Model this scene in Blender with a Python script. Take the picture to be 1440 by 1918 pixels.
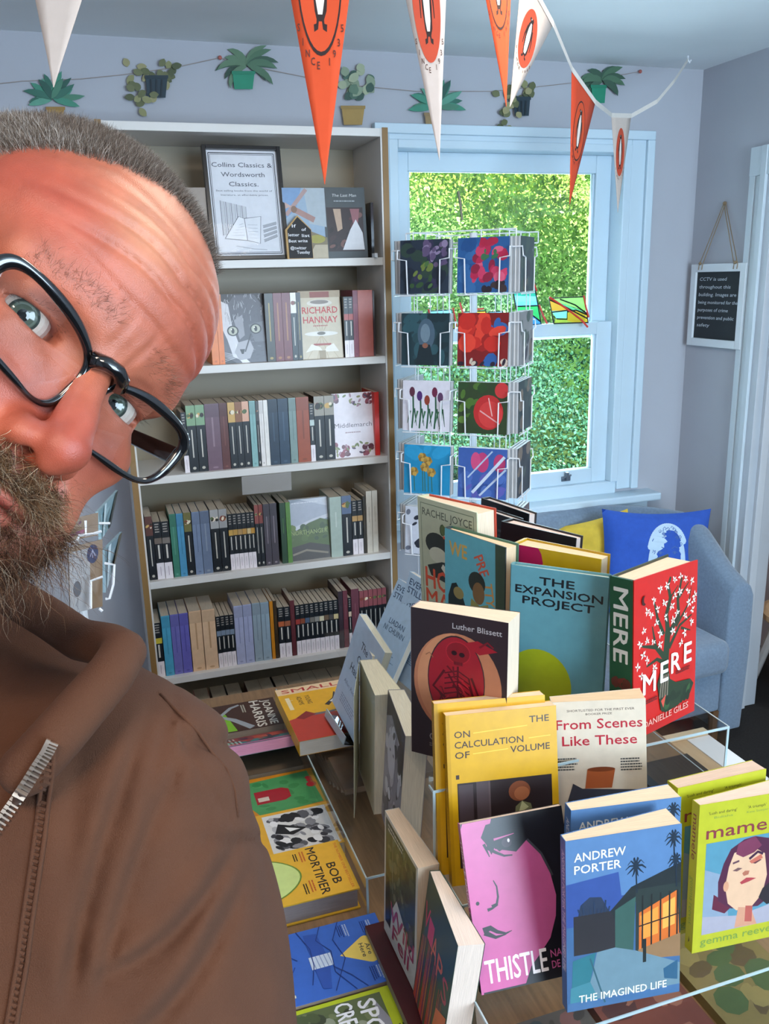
import bpy, math, random, numpy as np
from mathutils import Vector, Matrix
from mathutils.geometry import tessellate_polygon
for o in list(bpy.data.objects): bpy.data.objects.remove(o)
S = bpy.context.scene
COL = S.collection
RAD = math.pi / 180
rnd = random.Random(7)
# ---------------------------------------------------------------- camera
FPX, YAW, PITCH, ROLL, CZ = 1621.98, 18.2337 * RAD, -15.183 * RAD, -1.4974 * RAD, 1.61
cy, sy_, cp, sp = math.cos(YAW), math.sin(YAW), math.cos(PITCH), math.sin(PITCH)
FWD = Vector((sy_ * cp, cy * cp, sp)); r0_ = Vector((cy, -sy_, 0)); u0_ = r0_.cross(FWD)
CR, SR = math.cos(ROLL), math.sin(ROLL)
RIGHT = CR * r0_ + SR * u0_; UP = -SR * r0_ + CR * u0_
cam = bpy.data.objects.new('camera', bpy.data.cameras.new('camera')); COL.objects.link(cam)
cam.data.sensor_fit = 'HORIZONTAL'; cam.data.sensor_width = 36; cam.data.lens = 36 * FPX / 1440
cam.data.clip_start = .02; cam.data.clip_end = 100
cam.matrix_world = Matrix(((RIGHT.x, UP.x, -FWD.x, 0), (RIGHT.y, UP.y, -FWD.y, 0), (RIGHT.z, UP.z, -FWD.z, CZ), (0, 0, 0, 1)))
S.camera = cam
# ---------------------------------------------------------------- world, lights, exposure
S.view_settings.view_transform = 'Standard'; S.view_settings.look = 'None'
S.view_settings.exposure = 0.12; S.view_settings.gamma = 1; S.view_settings.use_curve_mapping = False
W = bpy.data.worlds.new('sky'); S.world = W; W.use_nodes = True
wn = W.node_tree; bg = wn.nodes['Background']
sky = wn.nodes.new('ShaderNodeTexSky'); sky.sky_type = 'NISHITA'; sky.sun_disc = False
sky.sun_elevation = 48 * RAD; sky.sun_rotation = 180 * RAD; sky.air_density = 1.2; sky.dust_density = 1.5
wn.links.new(sky.outputs[0], bg.inputs[0]); bg.inputs[1].default_value = .16
def light(name, kind, loc, rot, energy, color, **kw):
    l = bpy.data.lights.new(name, kind); l.energy = energy; l.color = color
    for k, v in kw.items(): setattr(l, k, v)
    o = bpy.data.objects.new(name, l); COL.objects.link(o); o.location = loc; o.rotation_euler = [a * RAD for a in rot]
    return o
light('sun', 'SUN', (0, 0, 5), (48, 0, 12), 13.0, (1, .97, .84), angle=.03)
# daylight through the sash window, daylight from the shop windows behind and to the left, warm ceiling lights
light('window_daylight', 'AREA', (1.40, 3.0, 1.35), (-90, 0, 0), 34, (.62, .82, 1), shape='RECTANGLE', size=.8, size_y=1.0)
light('shopfront_daylight', 'AREA', (1.4, -1.75, 1.5), (97, 0, 8), 125, (.64, .83, 1), shape='RECTANGLE', size=1.8, size_y=1.3)
light('ceiling_light', 'AREA', (-.35, -.35, 2.25), (20, -12, 0), 17, (1, .80, .62), shape='DISK', size=.45)
light('ceiling_light', 'AREA', (.66, 1.05, 2.27), (0, 0, 0), 12, (1, .86, .70), shape='DISK', size=.5)
# ---------------------------------------------------------------- helpers
def s2l(c):
    return tuple((x / 12.92 if x <= .04045 else ((x + .055) / 1.055) ** 2.4) for x in c)
def C(h):
    if isinstance(h, tuple): return h
    h = h.lstrip('#'); return s2l(tuple(int(h[i:i + 2], 16) / 255 for i in (0, 2, 4)))
MATS = {}
def mat(name, color=None, rough=.5, metal=0, noise=0, nscale=20, bump=0, bscale=200, spec=.5, kind=None, coat=0, sheen=0, sss=0, stretch=None, alpha=None):
    if name in MATS: return MATS[name]
    m = bpy.data.materials.new(name); m.use_nodes = True; MATS[name] = m
    t = m.node_tree; N = t.nodes; Lk = t.links; b = N['Principled BSDF']
    b.inputs['Roughness'].default_value = rough; b.inputs['Metallic'].default_value = metal
    b.inputs['Specular IOR Level'].default_value = spec; b.inputs['Coat Weight'].default_value = coat
    b.inputs['Sheen Weight'].default_value = sheen
    if sss:
        b.inputs['Subsurface Weight'].default_value = sss; b.inputs['Subsurface Radius'].default_value = (.006, .002, .001); b.inputs['Subsurface Scale'].default_value = 1
    tc = N.new('ShaderNodeTexCoord'); vec = tc.outputs['Object']
    if stretch:
        mp = N.new('ShaderNodeMapping'); mp.inputs['Scale'].default_value = stretch; Lk.new(vec, mp.inputs[0]); vec = mp.outputs[0]
    if color is None:
        a = N.new('ShaderNodeVertexColor'); a.layer_name = 'Col'; src = a.outputs[0]
    else:
        rgb = N.new('ShaderNodeRGB'); rgb.outputs[0].default_value = (*C(color), 1); src = rgb.outputs[0]
    if noise:
        nz = N.new('ShaderNodeTexNoise'); nz.inputs['Scale'].default_value = nscale; nz.inputs['Detail'].default_value = 5; Lk.new(vec, nz.inputs['Vector'])
        mr = N.new('ShaderNodeMapRange'); mr.inputs[3].default_value = 1 - noise; mr.inputs[4].default_value = 1 + noise; mr.inputs[1].default_value = .3; mr.inputs[2].default_value = .7
        Lk.new(nz.outputs[0], mr.inputs[0])
        mx = N.new('ShaderNodeVectorMath'); mx.operation = 'SCALE'; Lk.new(src, mx.inputs[0]); Lk.new(mr.outputs[0], mx.inputs['Scale']); src = mx.outputs[0]
    Lk.new(src, b.inputs['Base Color'])
    if bump:
        nz = N.new('ShaderNodeTexNoise'); nz.inputs['Scale'].default_value = bscale; nz.inputs['Detail'].default_value = 4; Lk.new(vec, nz.inputs['Vector'])
        bp = N.new('ShaderNodeBump'); bp.inputs['Strength'].default_value = bump; bp.inputs['Distance'].default_value = .002
        Lk.new(nz.outputs[0], bp.inputs['Height']); Lk.new(bp.outputs[0], b.inputs['Normal'])
    return m
def glass(name, tint=(1, 1, 1), ior=1.45, boost=1, rough=.02):
    m = bpy.data.materials.new(name); m.use_nodes = True; MATS[name] = m
    t = m.node_tree; N = t.nodes; Lk = t.links; N.remove(N['Principled BSDF']); out = N['Material Output']
    tr = N.new('ShaderNodeBsdfTransparent'); tr.inputs[0].default_value = (*tint, 1)
    gl = N.new('ShaderNodeBsdfGlossy'); gl.inputs['Roughness'].default_value = rough
    fr = N.new('ShaderNodeFresnel'); fr.inputs[0].default_value = ior
    mu = N.new('ShaderNodeMath'); mu.operation = 'MULTIPLY'; mu.inputs[1].default_value = boost; mu.use_clamp = True
    mx = N.new('ShaderNodeMixShader'); Lk.new(fr.outputs[0], mu.inputs[0]); Lk.new(mu.outputs[0], mx.inputs[0])
    Lk.new(tr.outputs[0], mx.inputs[1]); Lk.new(gl.outputs[0], mx.inputs[2]); Lk.new(mx.outputs[0], out.inputs[0])
    return m
PRINT = mat('printed_card', None, .34, noise=.05, nscale=60)
MATT = mat('matt_print', None, .6, noise=.04, nscale=40)
PAGES = mat('page_block', None, .8, noise=.16, nscale=30, stretch=(1, 60, 1), bump=.25, bscale=30)
PAINT = mat('white_paint', None, .45, noise=.02, nscale=8)
WALLP = mat('wall_paint', 'B4B6BE', .85, noise=.02, nscale=6, bump=.05, bscale=120)
CEILP = mat('ceiling_paint', 'E6EAEC', .9, noise=.015, nscale=5)
METAL = mat('white_wire', 'E4E6EA', .35)
GLASS = glass('window_glass', (.97, 1, .99), 1.45)
ACRYL = glass('clear_acrylic', (.95, .96, .96), 1.40, .35)
class MB:
    def __init__(s): s.v = []; s.f = []; s.c = []
    def add(s, vs, fs, col, M=None):
        n = len(s.v)
        s.v += [tuple(M @ Vector(p)) for p in vs] if M else [tuple(p) for p in vs]
        s.f += [tuple(i + n for i in f) for f in fs]; s.c += [C(col)] * len(fs); return s
    def box(s, x0, x1, y0, y1, z0, z1, col='FFFFFF', M=None):
        return s.add([(x0, y0, z0), (x1, y0, z0), (x1, y1, z0), (x0, y1, z0), (x0, y0, z1), (x1, y0, z1), (x1, y1, z1), (x0, y1, z1)],
              [(0, 3, 2, 1), (4, 5, 6, 7), (0, 1, 5, 4), (1, 2, 6, 5), (2, 3, 7, 6), (3, 0, 4, 7)], col, M)
    def hexa(s, bot, top, col, M=None):
        return s.add(list(bot) + list(top), [(0, 3, 2, 1), (4, 5, 6, 7), (0, 1, 5, 4), (1, 2, 6, 5), (2, 3, 7, 6), (3, 0, 4, 7)], col, M)
    def tube(s, pts, r, col='FFFFFF', n=6, closed=False, M=None, cap=True):
        P = [Vector(p) for p in pts]; vs = []; fs = []; m = len(P); pv = None
        for i, p in enumerate(P):
            a = P[(i - 1) % m] if closed or i else p; b = P[(i + 1) % m] if closed or i < m - 1 else p
            d = (b - a).normalized()
            if pv is None: pv = d.orthogonal().normalized()
            pv = (pv - d * pv.dot(d)).normalized() if (pv - d * pv.dot(d)).length > 1e-6 else d.orthogonal().normalized()
            q = d.cross(pv); rr = r[i] if isinstance(r, (list, tuple)) else r
            for k in range(n):
                t = 2 * math.pi * k / n; vs.append(p + (pv * math.cos(t) + q * math.sin(t)) * rr)
        for i in range(m if closed else m - 1):
            for k in range(n):
                j = (i + 1) % m; fs.append((i * n + k, i * n + (k + 1) % n, j * n + (k + 1) % n, j * n + k))
        if not closed and cap: fs += [tuple(range(n))[::-1], tuple((m - 1) * n + k for k in range(n))]
        return s.add(vs, fs, col, M)
    def lathe(s, prof, col, n=24, M=None):
        vs = []; fs = []; m = len(prof)
        for r, z in prof:
            for k in range(n): t = 2 * math.pi * k / n; vs.append((r * math.cos(t), r * math.sin(t), z))
        for i in range(m - 1):
            for k in range(n): fs.append((i * n + k, i * n + (k + 1) % n, (i + 1) * n + (k + 1) % n, (i + 1) * n + k))
        fs += [tuple(range(n))[::-1], tuple((m - 1) * n + k for k in range(n))]
        return s.add(vs, fs, col, M)
    def prism(s, poly, d0, d1, col, M=None):      # polygon in x,z; depth along y
        n = len(poly); vs = [(x, d0, z) for x, z in poly] + [(x, d1, z) for x, z in poly]
        tri = tessellate_polygon([[Vector((x, z, 0)) for x, z in poly]])
        fs = [tuple(t) for t in tri] + [tuple(i + n for i in t)[::-1] for t in tri] + [(i, (i + 1) % n, (i + 1) % n + n, i + n) for i in range(n)]
        return s.add(vs, fs, col, M)
    def ell(s, c, r, col, nu=14, nv=9, M=None):
        vs = []; fs = []
        for j in range(nv + 1):
            ph = math.pi * j / nv
            for i in range(nu):
                th = 2 * math.pi * i / nu; vs.append((c[0] + r[0] * math.sin(ph) * math.cos(th), c[1] + r[1] * math.sin(ph) * math.sin(th), c[2] + r[2] * math.cos(ph)))
        for j in range(nv):
            for i in range(nu): fs.append((j * nu + i, (j + 1) * nu + i, (j + 1) * nu + (i + 1) % nu, j * nu + (i + 1) % nu))
        return s.add(vs, fs, col, M)
    def mesh(s, name, m, smooth=False, bevel=0):
        me = bpy.data.meshes.new(name); me.from_pydata(s.v, [], s.f)
        at = me.color_attributes.new('Col', 'FLOAT_COLOR', 'CORNER')
        nl = [len(f) for f in s.f]; buf = np.repeat(np.array([(*c, 1) for c in s.c], dtype=np.float32), nl, axis=0)
        at.data.foreach_set('color', buf.ravel())
        me.materials.append(m)
        if smooth: me.polygons.foreach_set('use_smooth', [True] * len(s.f))
        me.update(); return me
    def build(s, name, m, parent=None, M=None, smooth=False, bevel=0, sub=0, auto=False):
        o = bpy.data.objects.new(name, s.mesh(name, m, smooth)); COL.objects.link(o)
        if parent: o.parent = parent
        if M is not None:
            if parent: o.matrix_local = M
            else: o.matrix_world = M
        if bevel:
            b = o.modifiers.new('bevel', 'BEVEL'); b.width = bevel; b.segments = 2; b.limit_method = 'ANGLE'
        if sub:
            b = o.modifiers.new('sub', 'SUBSURF'); b.levels = sub; b.render_levels = sub
        return o
def empty(name, M):
    o = bpy.data.objects.new(name, None); COL.objects.link(o); o.empty_display_size = .02
    o.matrix_world = M if isinstance(M, Matrix) else Matrix.Translation(M); return o
def tag(o, label=None, cat=None, group=None, kind=None):
    if label: o['label'] = label
    if cat: o['category'] = cat
    if group: o['group'] = group
    if kind: o['kind'] = kind
    return o
def struct(mb, name, m, **k): return tag(mb.build(name, m, **k), kind='structure')
def ray(u, v): return RIGHT * ((u - 720) / FPX) - UP * ((v - 959) / FPX) + FWD
O_ = Vector((0, 0, CZ))
def atY(u, v, Y): d = ray(u, v); return O_ + d * (Y / d.y)
def atX(u, v, X): d = ray(u, v); return O_ + d * (X / d.x)
def atZ(u, v, Z): d = ray(u, v); return O_ + d * ((Z - CZ) / d.z)
def atD(u, v, D): return O_ + ray(u, v) * D
# ---------------------------------------------------------------- flat print (lettering and pictures on covers)
TC = {}
def textgeo(s, bold=0):
    k = s
    if k not in TC:
        cu = bpy.data.curves.new('t', 'FONT'); cu.body = s; cu.resolution_u = 2; cu.offset = 0
        ob = bpy.data.objects.new('t', cu); me = bpy.data.meshes.new_from_object(ob)
        vs = [(v.co.x, v.co.y) for v in me.vertices]; fs = [tuple(p.vertices) for p in me.polygons]
        bpy.data.objects.remove(ob); bpy.data.curves.remove(cu); bpy.data.meshes.remove(me)
        if not vs: vs = [(0, 0), (.1, 0), (0, .1)]; fs = [(0, 1, 2)]
        x0 = min(v[0] for v in vs); x1 = max(v[0] for v in vs)
        TC[k] = ([((x - x0) / .7, y / .7) for x, y in vs], fs, (x1 - x0) / .7)
    return TC[k]
class Art:
    """coordinates a,b in 0..1 over a W x H panel; emitted through fn(a*W, b*H, lift)"""
    def __init__(s, W_, H_, fn, mb): s.W = W_; s.H = H_; s.fn = fn; s.mb = mb; s.k = 1
    def _add(s, P, F, col):
        P = [(min(max(x, 0), s.W), min(max(y, 0), s.H)) for x, y in P]; s.k += 1; s.mb.add([s.fn(x, y, s.k * 6e-6 + 4e-5) for x, y in P], F, col)
    def poly(s, pts, col):
        P = [(a * s.W, b * s.H) for a, b in pts]
        s._add(P, [tuple(t) for t in tessellate_polygon([[Vector((x, y, 0)) for x, y in P]])], col)
    def rect(s, a0, b0, a1, b1, col): s.poly([(a0, b0), (a1, b0), (a1, b1), (a0, b1)], col)
    def ell(s, a, b, ra, rb, col, n=20, t0=0, t1=360, rot=0):
        q = rot * RAD; P = []
        for i in range(n + (t1 - t0 < 360)):
            t = (t0 + (t1 - t0) * i / n) * RAD; x = ra * s.W * math.cos(t); y = rb * s.H * math.sin(t)
            P.append((a * s.W + x * math.cos(q) - y * math.sin(q), b * s.H + x * math.sin(q) + y * math.cos(q)))
        s._add(P, [tuple(t) for t in tessellate_polygon([[Vector((x, y, 0)) for x, y in P]])], col)
    def line(s, pts, w, col, w1=None):
        P = [Vector((a * s.W, b * s.H)) for a, b in pts]; L = []; R = []; n = len(P)
        for i, p in enumerate(P):
            d = (P[min(i + 1, n - 1)] - P[max(i - 1, 0)]); d = d.normalized() if d.length else Vector((1, 0)); q = Vector((-d.y, d.x))
            ww = (w + ((w1 if w1 is not None else w) - w) * i / max(1, n - 1)) * s.W / 2; L.append(p + q * ww); R.append(p - q * ww)
        s._add([tuple(x) for x in L + R], [(i, i + 1, n + i + 1, n + i) for i in range(n - 1)], col)
    def text(s, t, a, b, h, col, w=None, bold=0, rot=0, al='l', shear=0, sx=1):
        vs, fs, tw = textgeo(t, bold); hh = h * s.H
        fx = (w * s.W / (tw * hh) if rot in (0, 180) else w * s.H / (tw * hh)) if w else sx
        off = {'l': 0, 'c': -.5, 'r': -1}[al] * tw * hh * fx; q = rot * RAD; P = []
        for x, y in vs:
            X = (x + shear * y) * hh * fx + off; Y = y * hh
            P.append((a * s.W + X * math.cos(q) - Y * math.sin(q), b * s.H + X * math.sin(q) + Y * math.cos(q)))
        if not bold: s._add(P, fs, col); return
        d = bold * .006 * hh
        for sh_, sv_ in ((-d, 0), (d, 0), (0, d), (0, -d)): s._add([(x + sh_ * math.cos(q) - sv_ * math.sin(q), y + sh_ * math.sin(q) + sv_ * math.cos(q)) for x, y in P], fs, col)
    def greek(s, a0, a1, b, h, col, n=1, gap=1.8, al='l', r=rnd):    # rows of tiny unreadable print
        for i in range(n):
            y = b - i * h * gap; x = a0 + (0 if al == 'l' else r.uniform(0, .15) * (a1 - a0)); e = a1 - r.uniform(0, .2) * (a1 - a0)
            while x < e:
                ww = r.uniform(.05, .14) * (a1 - a0); s.rect(x, y, min(x + ww, e), y + h, col); x += ww + .02 * (a1 - a0)
    def blobs(s, a0, b0, a1, b1, n, cols, r0, r1, rr=None):
        rr = rr or rnd
        for i in range(n):
            c = rr.choice(cols); q = rr.uniform(r0, r1); x = rr.uniform(a0, a1); y = rr.uniform(b0, b1)
            x = min(max(x, a0 + q), a1 - q) if a1 - a0 > 2 * q else (a0 + a1) / 2
            y = min(max(y, b0 + q * .7), b1 - q * .7) if b1 - b0 > 1.4 * q else (b0 + b1) / 2
            s.ell(x, y, q, q * .7 * s.W / s.H * rr.uniform(.6, 1.4), c, n=9, rot=rr.uniform(0, 90))
# ---------------------------------------------------------------- books
def book(name, label, w, h, t0, M, t1=None, hard=False, cover='333333', spine=None, back=None, pages='D9CDB8', art=None, sart=None, group=None, gloss=PRINT, cat='book', endcol=None):
    t1 = t0 if t1 is None else t1; spine = spine or cover; back = back or cover
    e = empty(name, M); tag(e, label, cat, group)
    ct = .0022 if hard else .0005; ov = .003 if hard else 0; x0, x1 = -w / 2, w / 2
    c = MB()
    def ty(x): return t0 + (t1 - t0) * (x - x0) / w
    c.hexa([(x0, 0, 0), (x1, 0, 0), (x1, ct, 0), (x0, ct, 0)], [(x0, 0, h), (x1, 0, h), (x1, ct, h), (x0, ct, h)], cover)
    c.hexa([(x0, t0 - ct, 0), (x1, t1 - ct, 0), (x1, t1, 0), (x0, t0, 0)], [(x0, t0 - ct, h), (x1, t1 - ct, h), (x1, t1, h), (x0, t0, h)], back)
    sx = ct if not hard else .003
    if hard:
        c.hexa([(x0 - .002, .003, 0), (x0 + sx, .0006, 0), (x0 + sx, t0 - .0006, 0), (x0 - .002, t0 - .003, 0)], [(x0 - .002, .003, h), (x0 + sx, .0006, h), (x0 + sx, t0 - .0006, h), (x0 - .002, t0 - .003, h)], spine)
    else: c.box(x0 - .0003, x0 + sx, 0, t0, 0, h, spine)
    c.build('cover', gloss, e)
    p = MB(); px0 = x0 + sx + .0003; px1 = x1 - ov - .0004; z0 = ov + .0003; z1 = h - ov - .0006
    p.hexa([(px0, ct + .0002, z0), (px1, ct + .0002, z0), (px1, ty(px1) - ct - .0002, z0), (px0, t0 - ct - .0002, z0)],
           [(px0, ct + .0002, z1), (px1, ct + .0002, z1), (px1, ty(px1) - ct - .0002, z1), (px0, t0 - ct - .0002, z1)], pages)
    p.build('pages', PAGES, e)
    if art or sart:
        m = MB()
        if art: art(Art(w, h, lambda x, y, l: (x0 + x, -l, y), m))
        if art: m.build('cover_print', gloss, e)
        if sart:
            m = MB(); sart(Art(t0, h, lambda x, y, l: (x0 - (.0022 if hard else .0004) - l, t0 - x, y), m)); m.build('spine_print', gloss, e)
    return e
def stand(x, y, z, yaw, lean, roll=0):       # pose of a standing book: base centre of its front cover
    yaw *= RAD; lean *= RAD; roll *= RAD
    n = Vector((math.sin(yaw), -math.cos(yaw), 0)); r = Vector((math.cos(yaw), math.sin(yaw), 0)); u = Vector((0, 0, 1))
    n2 = n * math.cos(lean) + u * math.sin(lean); u2 = u * math.cos(lean) - n * math.sin(lean)
    c, s = math.cos(roll), math.sin(roll); R_ = r * c + u2 * s; U_ = u2 * c - r * s; B_ = -n2
    return Matrix(((R_.x, B_.x, U_.x, x), (R_.y, B_.y, U_.y, y), (R_.z, B_.z, U_.z, z), (0, 0, 0, 1)))
def lying(cx, cy_, ztop, deg, h):   # book flat on its back; its top edge points to heading deg (0 = +X, 90 = away); cx,cy_ = centre
    a = deg * RAD; U_ = Vector((math.cos(a), math.sin(a), 0)); B_ = Vector((0, 0, -1)); R_ = B_.cross(U_)
    o = Vector((cx, cy_, ztop)) - U_ * h / 2
    return Matrix(((R_.x, B_.x, U_.x, o.x), (R_.y, B_.y, U_.y, o.y), (R_.z, B_.z, U_.z, o.z), (0, 0, 0, 1)))
# ================================================================ THE ROOM
YW, XR, XL, YB, ZC = 2.81, 2.151, -1.7, -2.0, 2.285
# the sash window
def wx(u, v=450): return atY(u, v, YW).x
wl, wr, wb, wt = .965, 1.86, .815, 2.03      # opening (glazed box) in the wall
struct(MB().box(XL - .1, wl, YW, YW + .12, 0, ZC).box(wr, XR + .1, YW, YW + .12, 0, ZC).box(wl, wr, YW, YW + .12, 0, wb).box(wl, wr, YW, YW + .12, wt, ZC), 'wall_front', WALLP)
dy0, dy1, dz = 1.55, 2.44, 1.90            # doorway in the right wall (towards Y)
struct(MB().box(XR, XR + .1, dy1, YW, 0, ZC).box(XR, XR + .1, YB, dy0, 0, ZC).box(XR, XR + .1, dy0, dy1, dz, ZC), 'wall_right', WALLP)
struct(MB().box(XL - .1, XL, YB, YW, 0, ZC), 'wall_left', WALLP)
struct(MB().box(XL - .1, XR + .1, YB - .1, YB, 0, ZC), 'wall_back', WALLP)
struct(MB().box(XL - .1, 4.6, YB - .1, YW + .12, ZC, ZC + .1), 'ceiling', CEILP)
struct(MB().box(XL - .1, 4.6, YB - .1, YW + .12, -.05, 0), 'floor', mat('dark_carpet', '1D1C1D', .95, noise=.5, nscale=160, bump=.8, bscale=500))
# room beyond the doorway
struct(MB().box(4.5, 4.6, YB, YW + .1, 0, ZC).box(XR + .1, 4.5, YW + .02, YW + .12, 0, ZC).box(XR + .1, 4.5, YB - .1, YB, 0, ZC), 'wall_beyond', mat('lilac_grey_paint', 'A39AA0', .8))
light('back_room_light', 'AREA', (3.4, 1.5, 2.2), (0, 0, 0), 14, (1, .86, .72), shape='DISK', size=.6)
# door frame with architrave
WH = 'CBD6DD'
d = MB(); 
d.box(XR - .012, XR, dy1 - .005, dy1 + .075, 0, dz + .09, WH).box(XR - .024, XR - .012, dy1 - .005, dy1 + .02, 0, dz + .09, WH).box(XR - .018, XR - .012, dy1 + .05, dy1 + .075, 0, dz + .09, WH)
d.box(XR - .0205, XR, dy0 - .08, dy1 + .0745, dz - .0, dz + .0895, WH).box(XR - .02, XR, dy0 - .08, dy0, 0, dz, WH)
d.box(XR - .012, XR + .11, dy1 - .035, dy1 - .002, 0, dz, 'BFC6CE').box(XR + .02, XR + .05, dy1 - .05, dy1 - .035, 0, dz - .02, 'C9CFD6').box(XR, XR + .11, dy0, dy0 + .03, 0, dz, WH).box(XR, XR + .11, dy0, dy1, dz - .03, dz, WH)
struct(d, 'door_1', PAINT, bevel=.002)
struct(MB().box(XR - .014, XR, dy1 + .078, YW, 0, .13, WH).box(XR - .014, XR, YB, dy0 - .08, 0, .13, WH), 'baseboard_right', PAINT, bevel=.003)
struct(MB().box(XL, XR, YW - .014, YW, 0, .13, WH), 'baseboard_front', PAINT, bevel=.003)
# window casing, sill, sashes
wn1 = tag(empty('window_1', (0, 0, 0)), kind='structure')
WC = 'C9DCE8'
m = MB(); y0 = YW - .022; ox0, ox1, oz1, oz0 = .985 - .07, 1.945, 2.068, .80
m.box(ox0, wl, y0, YW + .01, oz0, oz1, WC).box(wr, ox1, y0, YW + .01, oz0, oz1, WC).box(wl, wr, y0, YW + .01, wt, oz1, WC)
m.box(ox1 - .03, ox1, y0 - .014, y0 - .0003, oz0, oz1 - .022, WC).box(ox0, ox0 + .02, y0 - .014, y0 - .0003, oz0, oz1 - .022, WC).box(ox0, ox1, y0 - .014, y0 + .02, oz1 - .0218, oz1 + .008, WC)
m.build('casing', PAINT, wn1, bevel=.003)
m = MB(); m.box(ox0 - .03, 2.02, YW - .085, YW + .03, .755, .785, WC).box(ox0, 1.985, YW - .05, YW, .70, .755, WC)
m.build('sill', PAINT, wn1, bevel=.006)
m = MB(); m.box(wl - .001, wl + .03, YW - .025, YW + .118, .832, wt + .001, WC).box(wr - .03, wr + .001, YW - .025, YW + .118, .832, wt + .001, WC).box(wl + .0302, wr - .0302, YW - .0248, YW + .117, wt - .025, wt + .0012, WC).box(wl - .001, wr + .001, YW - .012, YW + .117, .784, .8315, WC)
m.build('jamb', PAINT, wn1, bevel=.003)
def sash(z0, z1, y, nm, bot, top):
    m = MB(); a, b = wl + .03, wr - .03
    s = .062
    m.box(a, a + s, y, y + .035, z0, z1, WC).box(b - s, b, y, y + .035, z0, z1, WC).box(a + s, b - s, y, y + .035, z0, z0 + bot, WC).box(a + s, b - s, y, y + .035, z1 - top, z1, WC)
    m.box(a + s, a + s + .008, y + .01, y + .028, z0 + bot, z1 - top, WC).box(b - s - .008, b - s, y + .01, y + .028, z0 + bot, z1 - top, WC)
    f = m.build(nm, PAINT, wn1, bevel=.003)
    MB().box(a + s, b - s, y + .017, y + .021, z0 + bot, z1 - top).build('pane', GLASS, f)
    return f
sash(1.375, wt - .025, YW + .055, 'upper_sash', .05, .06)
lo = sash(.83, 1.432, YW + .012, 'lower_sash', .055, .045)
# sash lift catch on the lower rail
MB().box(-.018, .018, -.006, 0, -.006, .012, '77808A').box(-.007, .004, -.02, -.006, .0, .03, '77808A').tube([(-.02, -.012, .008), (.016, -.014, .018)], .004, '8A929C').build('catch', mat('dull_metal', None, .35, metal=.7), lo, M=Matrix.Translation((1.655, YW + .012, .852)))
# hedge and bank outside
struct(MB().box(-3, 8, YW + .2, 12, .15, .2, '4E6B34'), 'ground_outside', mat('grass', None, .95, noise=.3, nscale=20))
rh = np.random.RandomState(3); n = 190000
hx = rh.uniform(-.4, 6.2, n); hz = rh.uniform(.2, 4.2, n); dep = rh.gamma(1.6, .12, n)
bulge = .35 * np.sin(hx * 2.1 + 1) * np.sin(hz * 1.9) + .2 * np.sin(hx * 5 + hz * 3)
hy = 5.6 + bulge + .6 * dep + (hz - 1) * .55
cen = np.stack([hx, hy, hz], 1); sz = rh.uniform(.006, .015, n)
a = rh.normal(size=(n, 3)); a /= np.linalg.norm(a, axis=1)[:, None]; b = np.cross(a, rh.normal(size=(n, 3))); b /= np.linalg.norm(b, axis=1)[:, None]
V = np.stack([cen - a * sz[:, None] * 1.5, cen + b * sz[:, None] * .8, cen + a * sz[:, None] * 1.5, cen - b * sz[:, None] * .8], 1).reshape(-1, 3)
me = bpy.data.meshes.new('hedge'); me.from_pydata(V.tolist(), [], np.arange(4 * n).reshape(-1, 4).tolist())
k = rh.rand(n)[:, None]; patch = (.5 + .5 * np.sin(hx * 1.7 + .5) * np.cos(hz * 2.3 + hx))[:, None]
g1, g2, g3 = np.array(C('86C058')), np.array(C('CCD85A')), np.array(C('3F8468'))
upm = np.clip((hz - 1.0) / 1.3, 0, 1)[:, None]  # lower leaves coloured darker teal, standing in for shade and window-glass reflection
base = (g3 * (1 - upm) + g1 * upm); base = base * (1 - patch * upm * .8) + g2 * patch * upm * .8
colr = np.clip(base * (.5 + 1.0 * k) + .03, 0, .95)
at = me.color_attributes.new('Col', 'FLOAT_COLOR', 'CORNER'); at.data.foreach_set('color', np.repeat(np.concatenate([colr, np.ones((n, 1))], 1), 4, axis=0).astype(np.float32).ravel())
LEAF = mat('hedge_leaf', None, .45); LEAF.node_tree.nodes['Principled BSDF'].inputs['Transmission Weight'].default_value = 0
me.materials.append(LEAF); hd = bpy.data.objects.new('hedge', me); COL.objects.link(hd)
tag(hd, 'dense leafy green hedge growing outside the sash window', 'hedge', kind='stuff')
m = MB(); N_ = 24
m.box(-2, 8, 8.0, 8.2, .2, 6, '4C7A3A'); struct(m, 'bank_outside', mat('dark_hedge', None, .95, noise=.4, nscale=6))
MB().tube([atY(858, 358, 4.6), atY(862, 380, 4.6), atY(865, 412, 4.6)], .007, '3A3A30').build('branch', MATT)
tag(bpy.data.objects['branch'], 'short dark bare twig hanging outside the upper window pane', 'branch')

# ================================================================ BOOKCASE
BX, BY, BW, BD = .0724, 2.5301, .8, .28
bc = tag(empty('bookcase', (BX, BY, 0)), 'tall white bookcase with brown edge strips against the wall', 'bookcase')
WB = 'D9D6D2'
T = .022; ZT = 2.0195
SH = [1.644, 1.3557, 1.0461, .7285, .4121]      # undersides of the shelves at the front
side = MB().box(0, T, 0, BD, 0, ZT, WB).build('side_panel', PAINT, bc)
MB().box(BW - T, BW, 0, BD, 0, ZT, WB).build('side_panel', PAINT, bc)
EB = mat('brown_edge_strip', '8C6A3A', .5, noise=.12, nscale=30, stretch=(1, 1, .1))
tag(MB().box(0, .017, -.003, 0, 0, ZT + .002).build('edge_strip', EB, bc), 'brown wood edge strip')
tag(MB().box(BW - .017, BW, -.003, 0, 0, ZT + .002).build('edge_strip', EB, bc), 'brown wood edge strip')
MB().box(T, BW - T, BD - .006, BD, 0, ZT, '94866F').build('back_panel', PAINT, bc)
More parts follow.
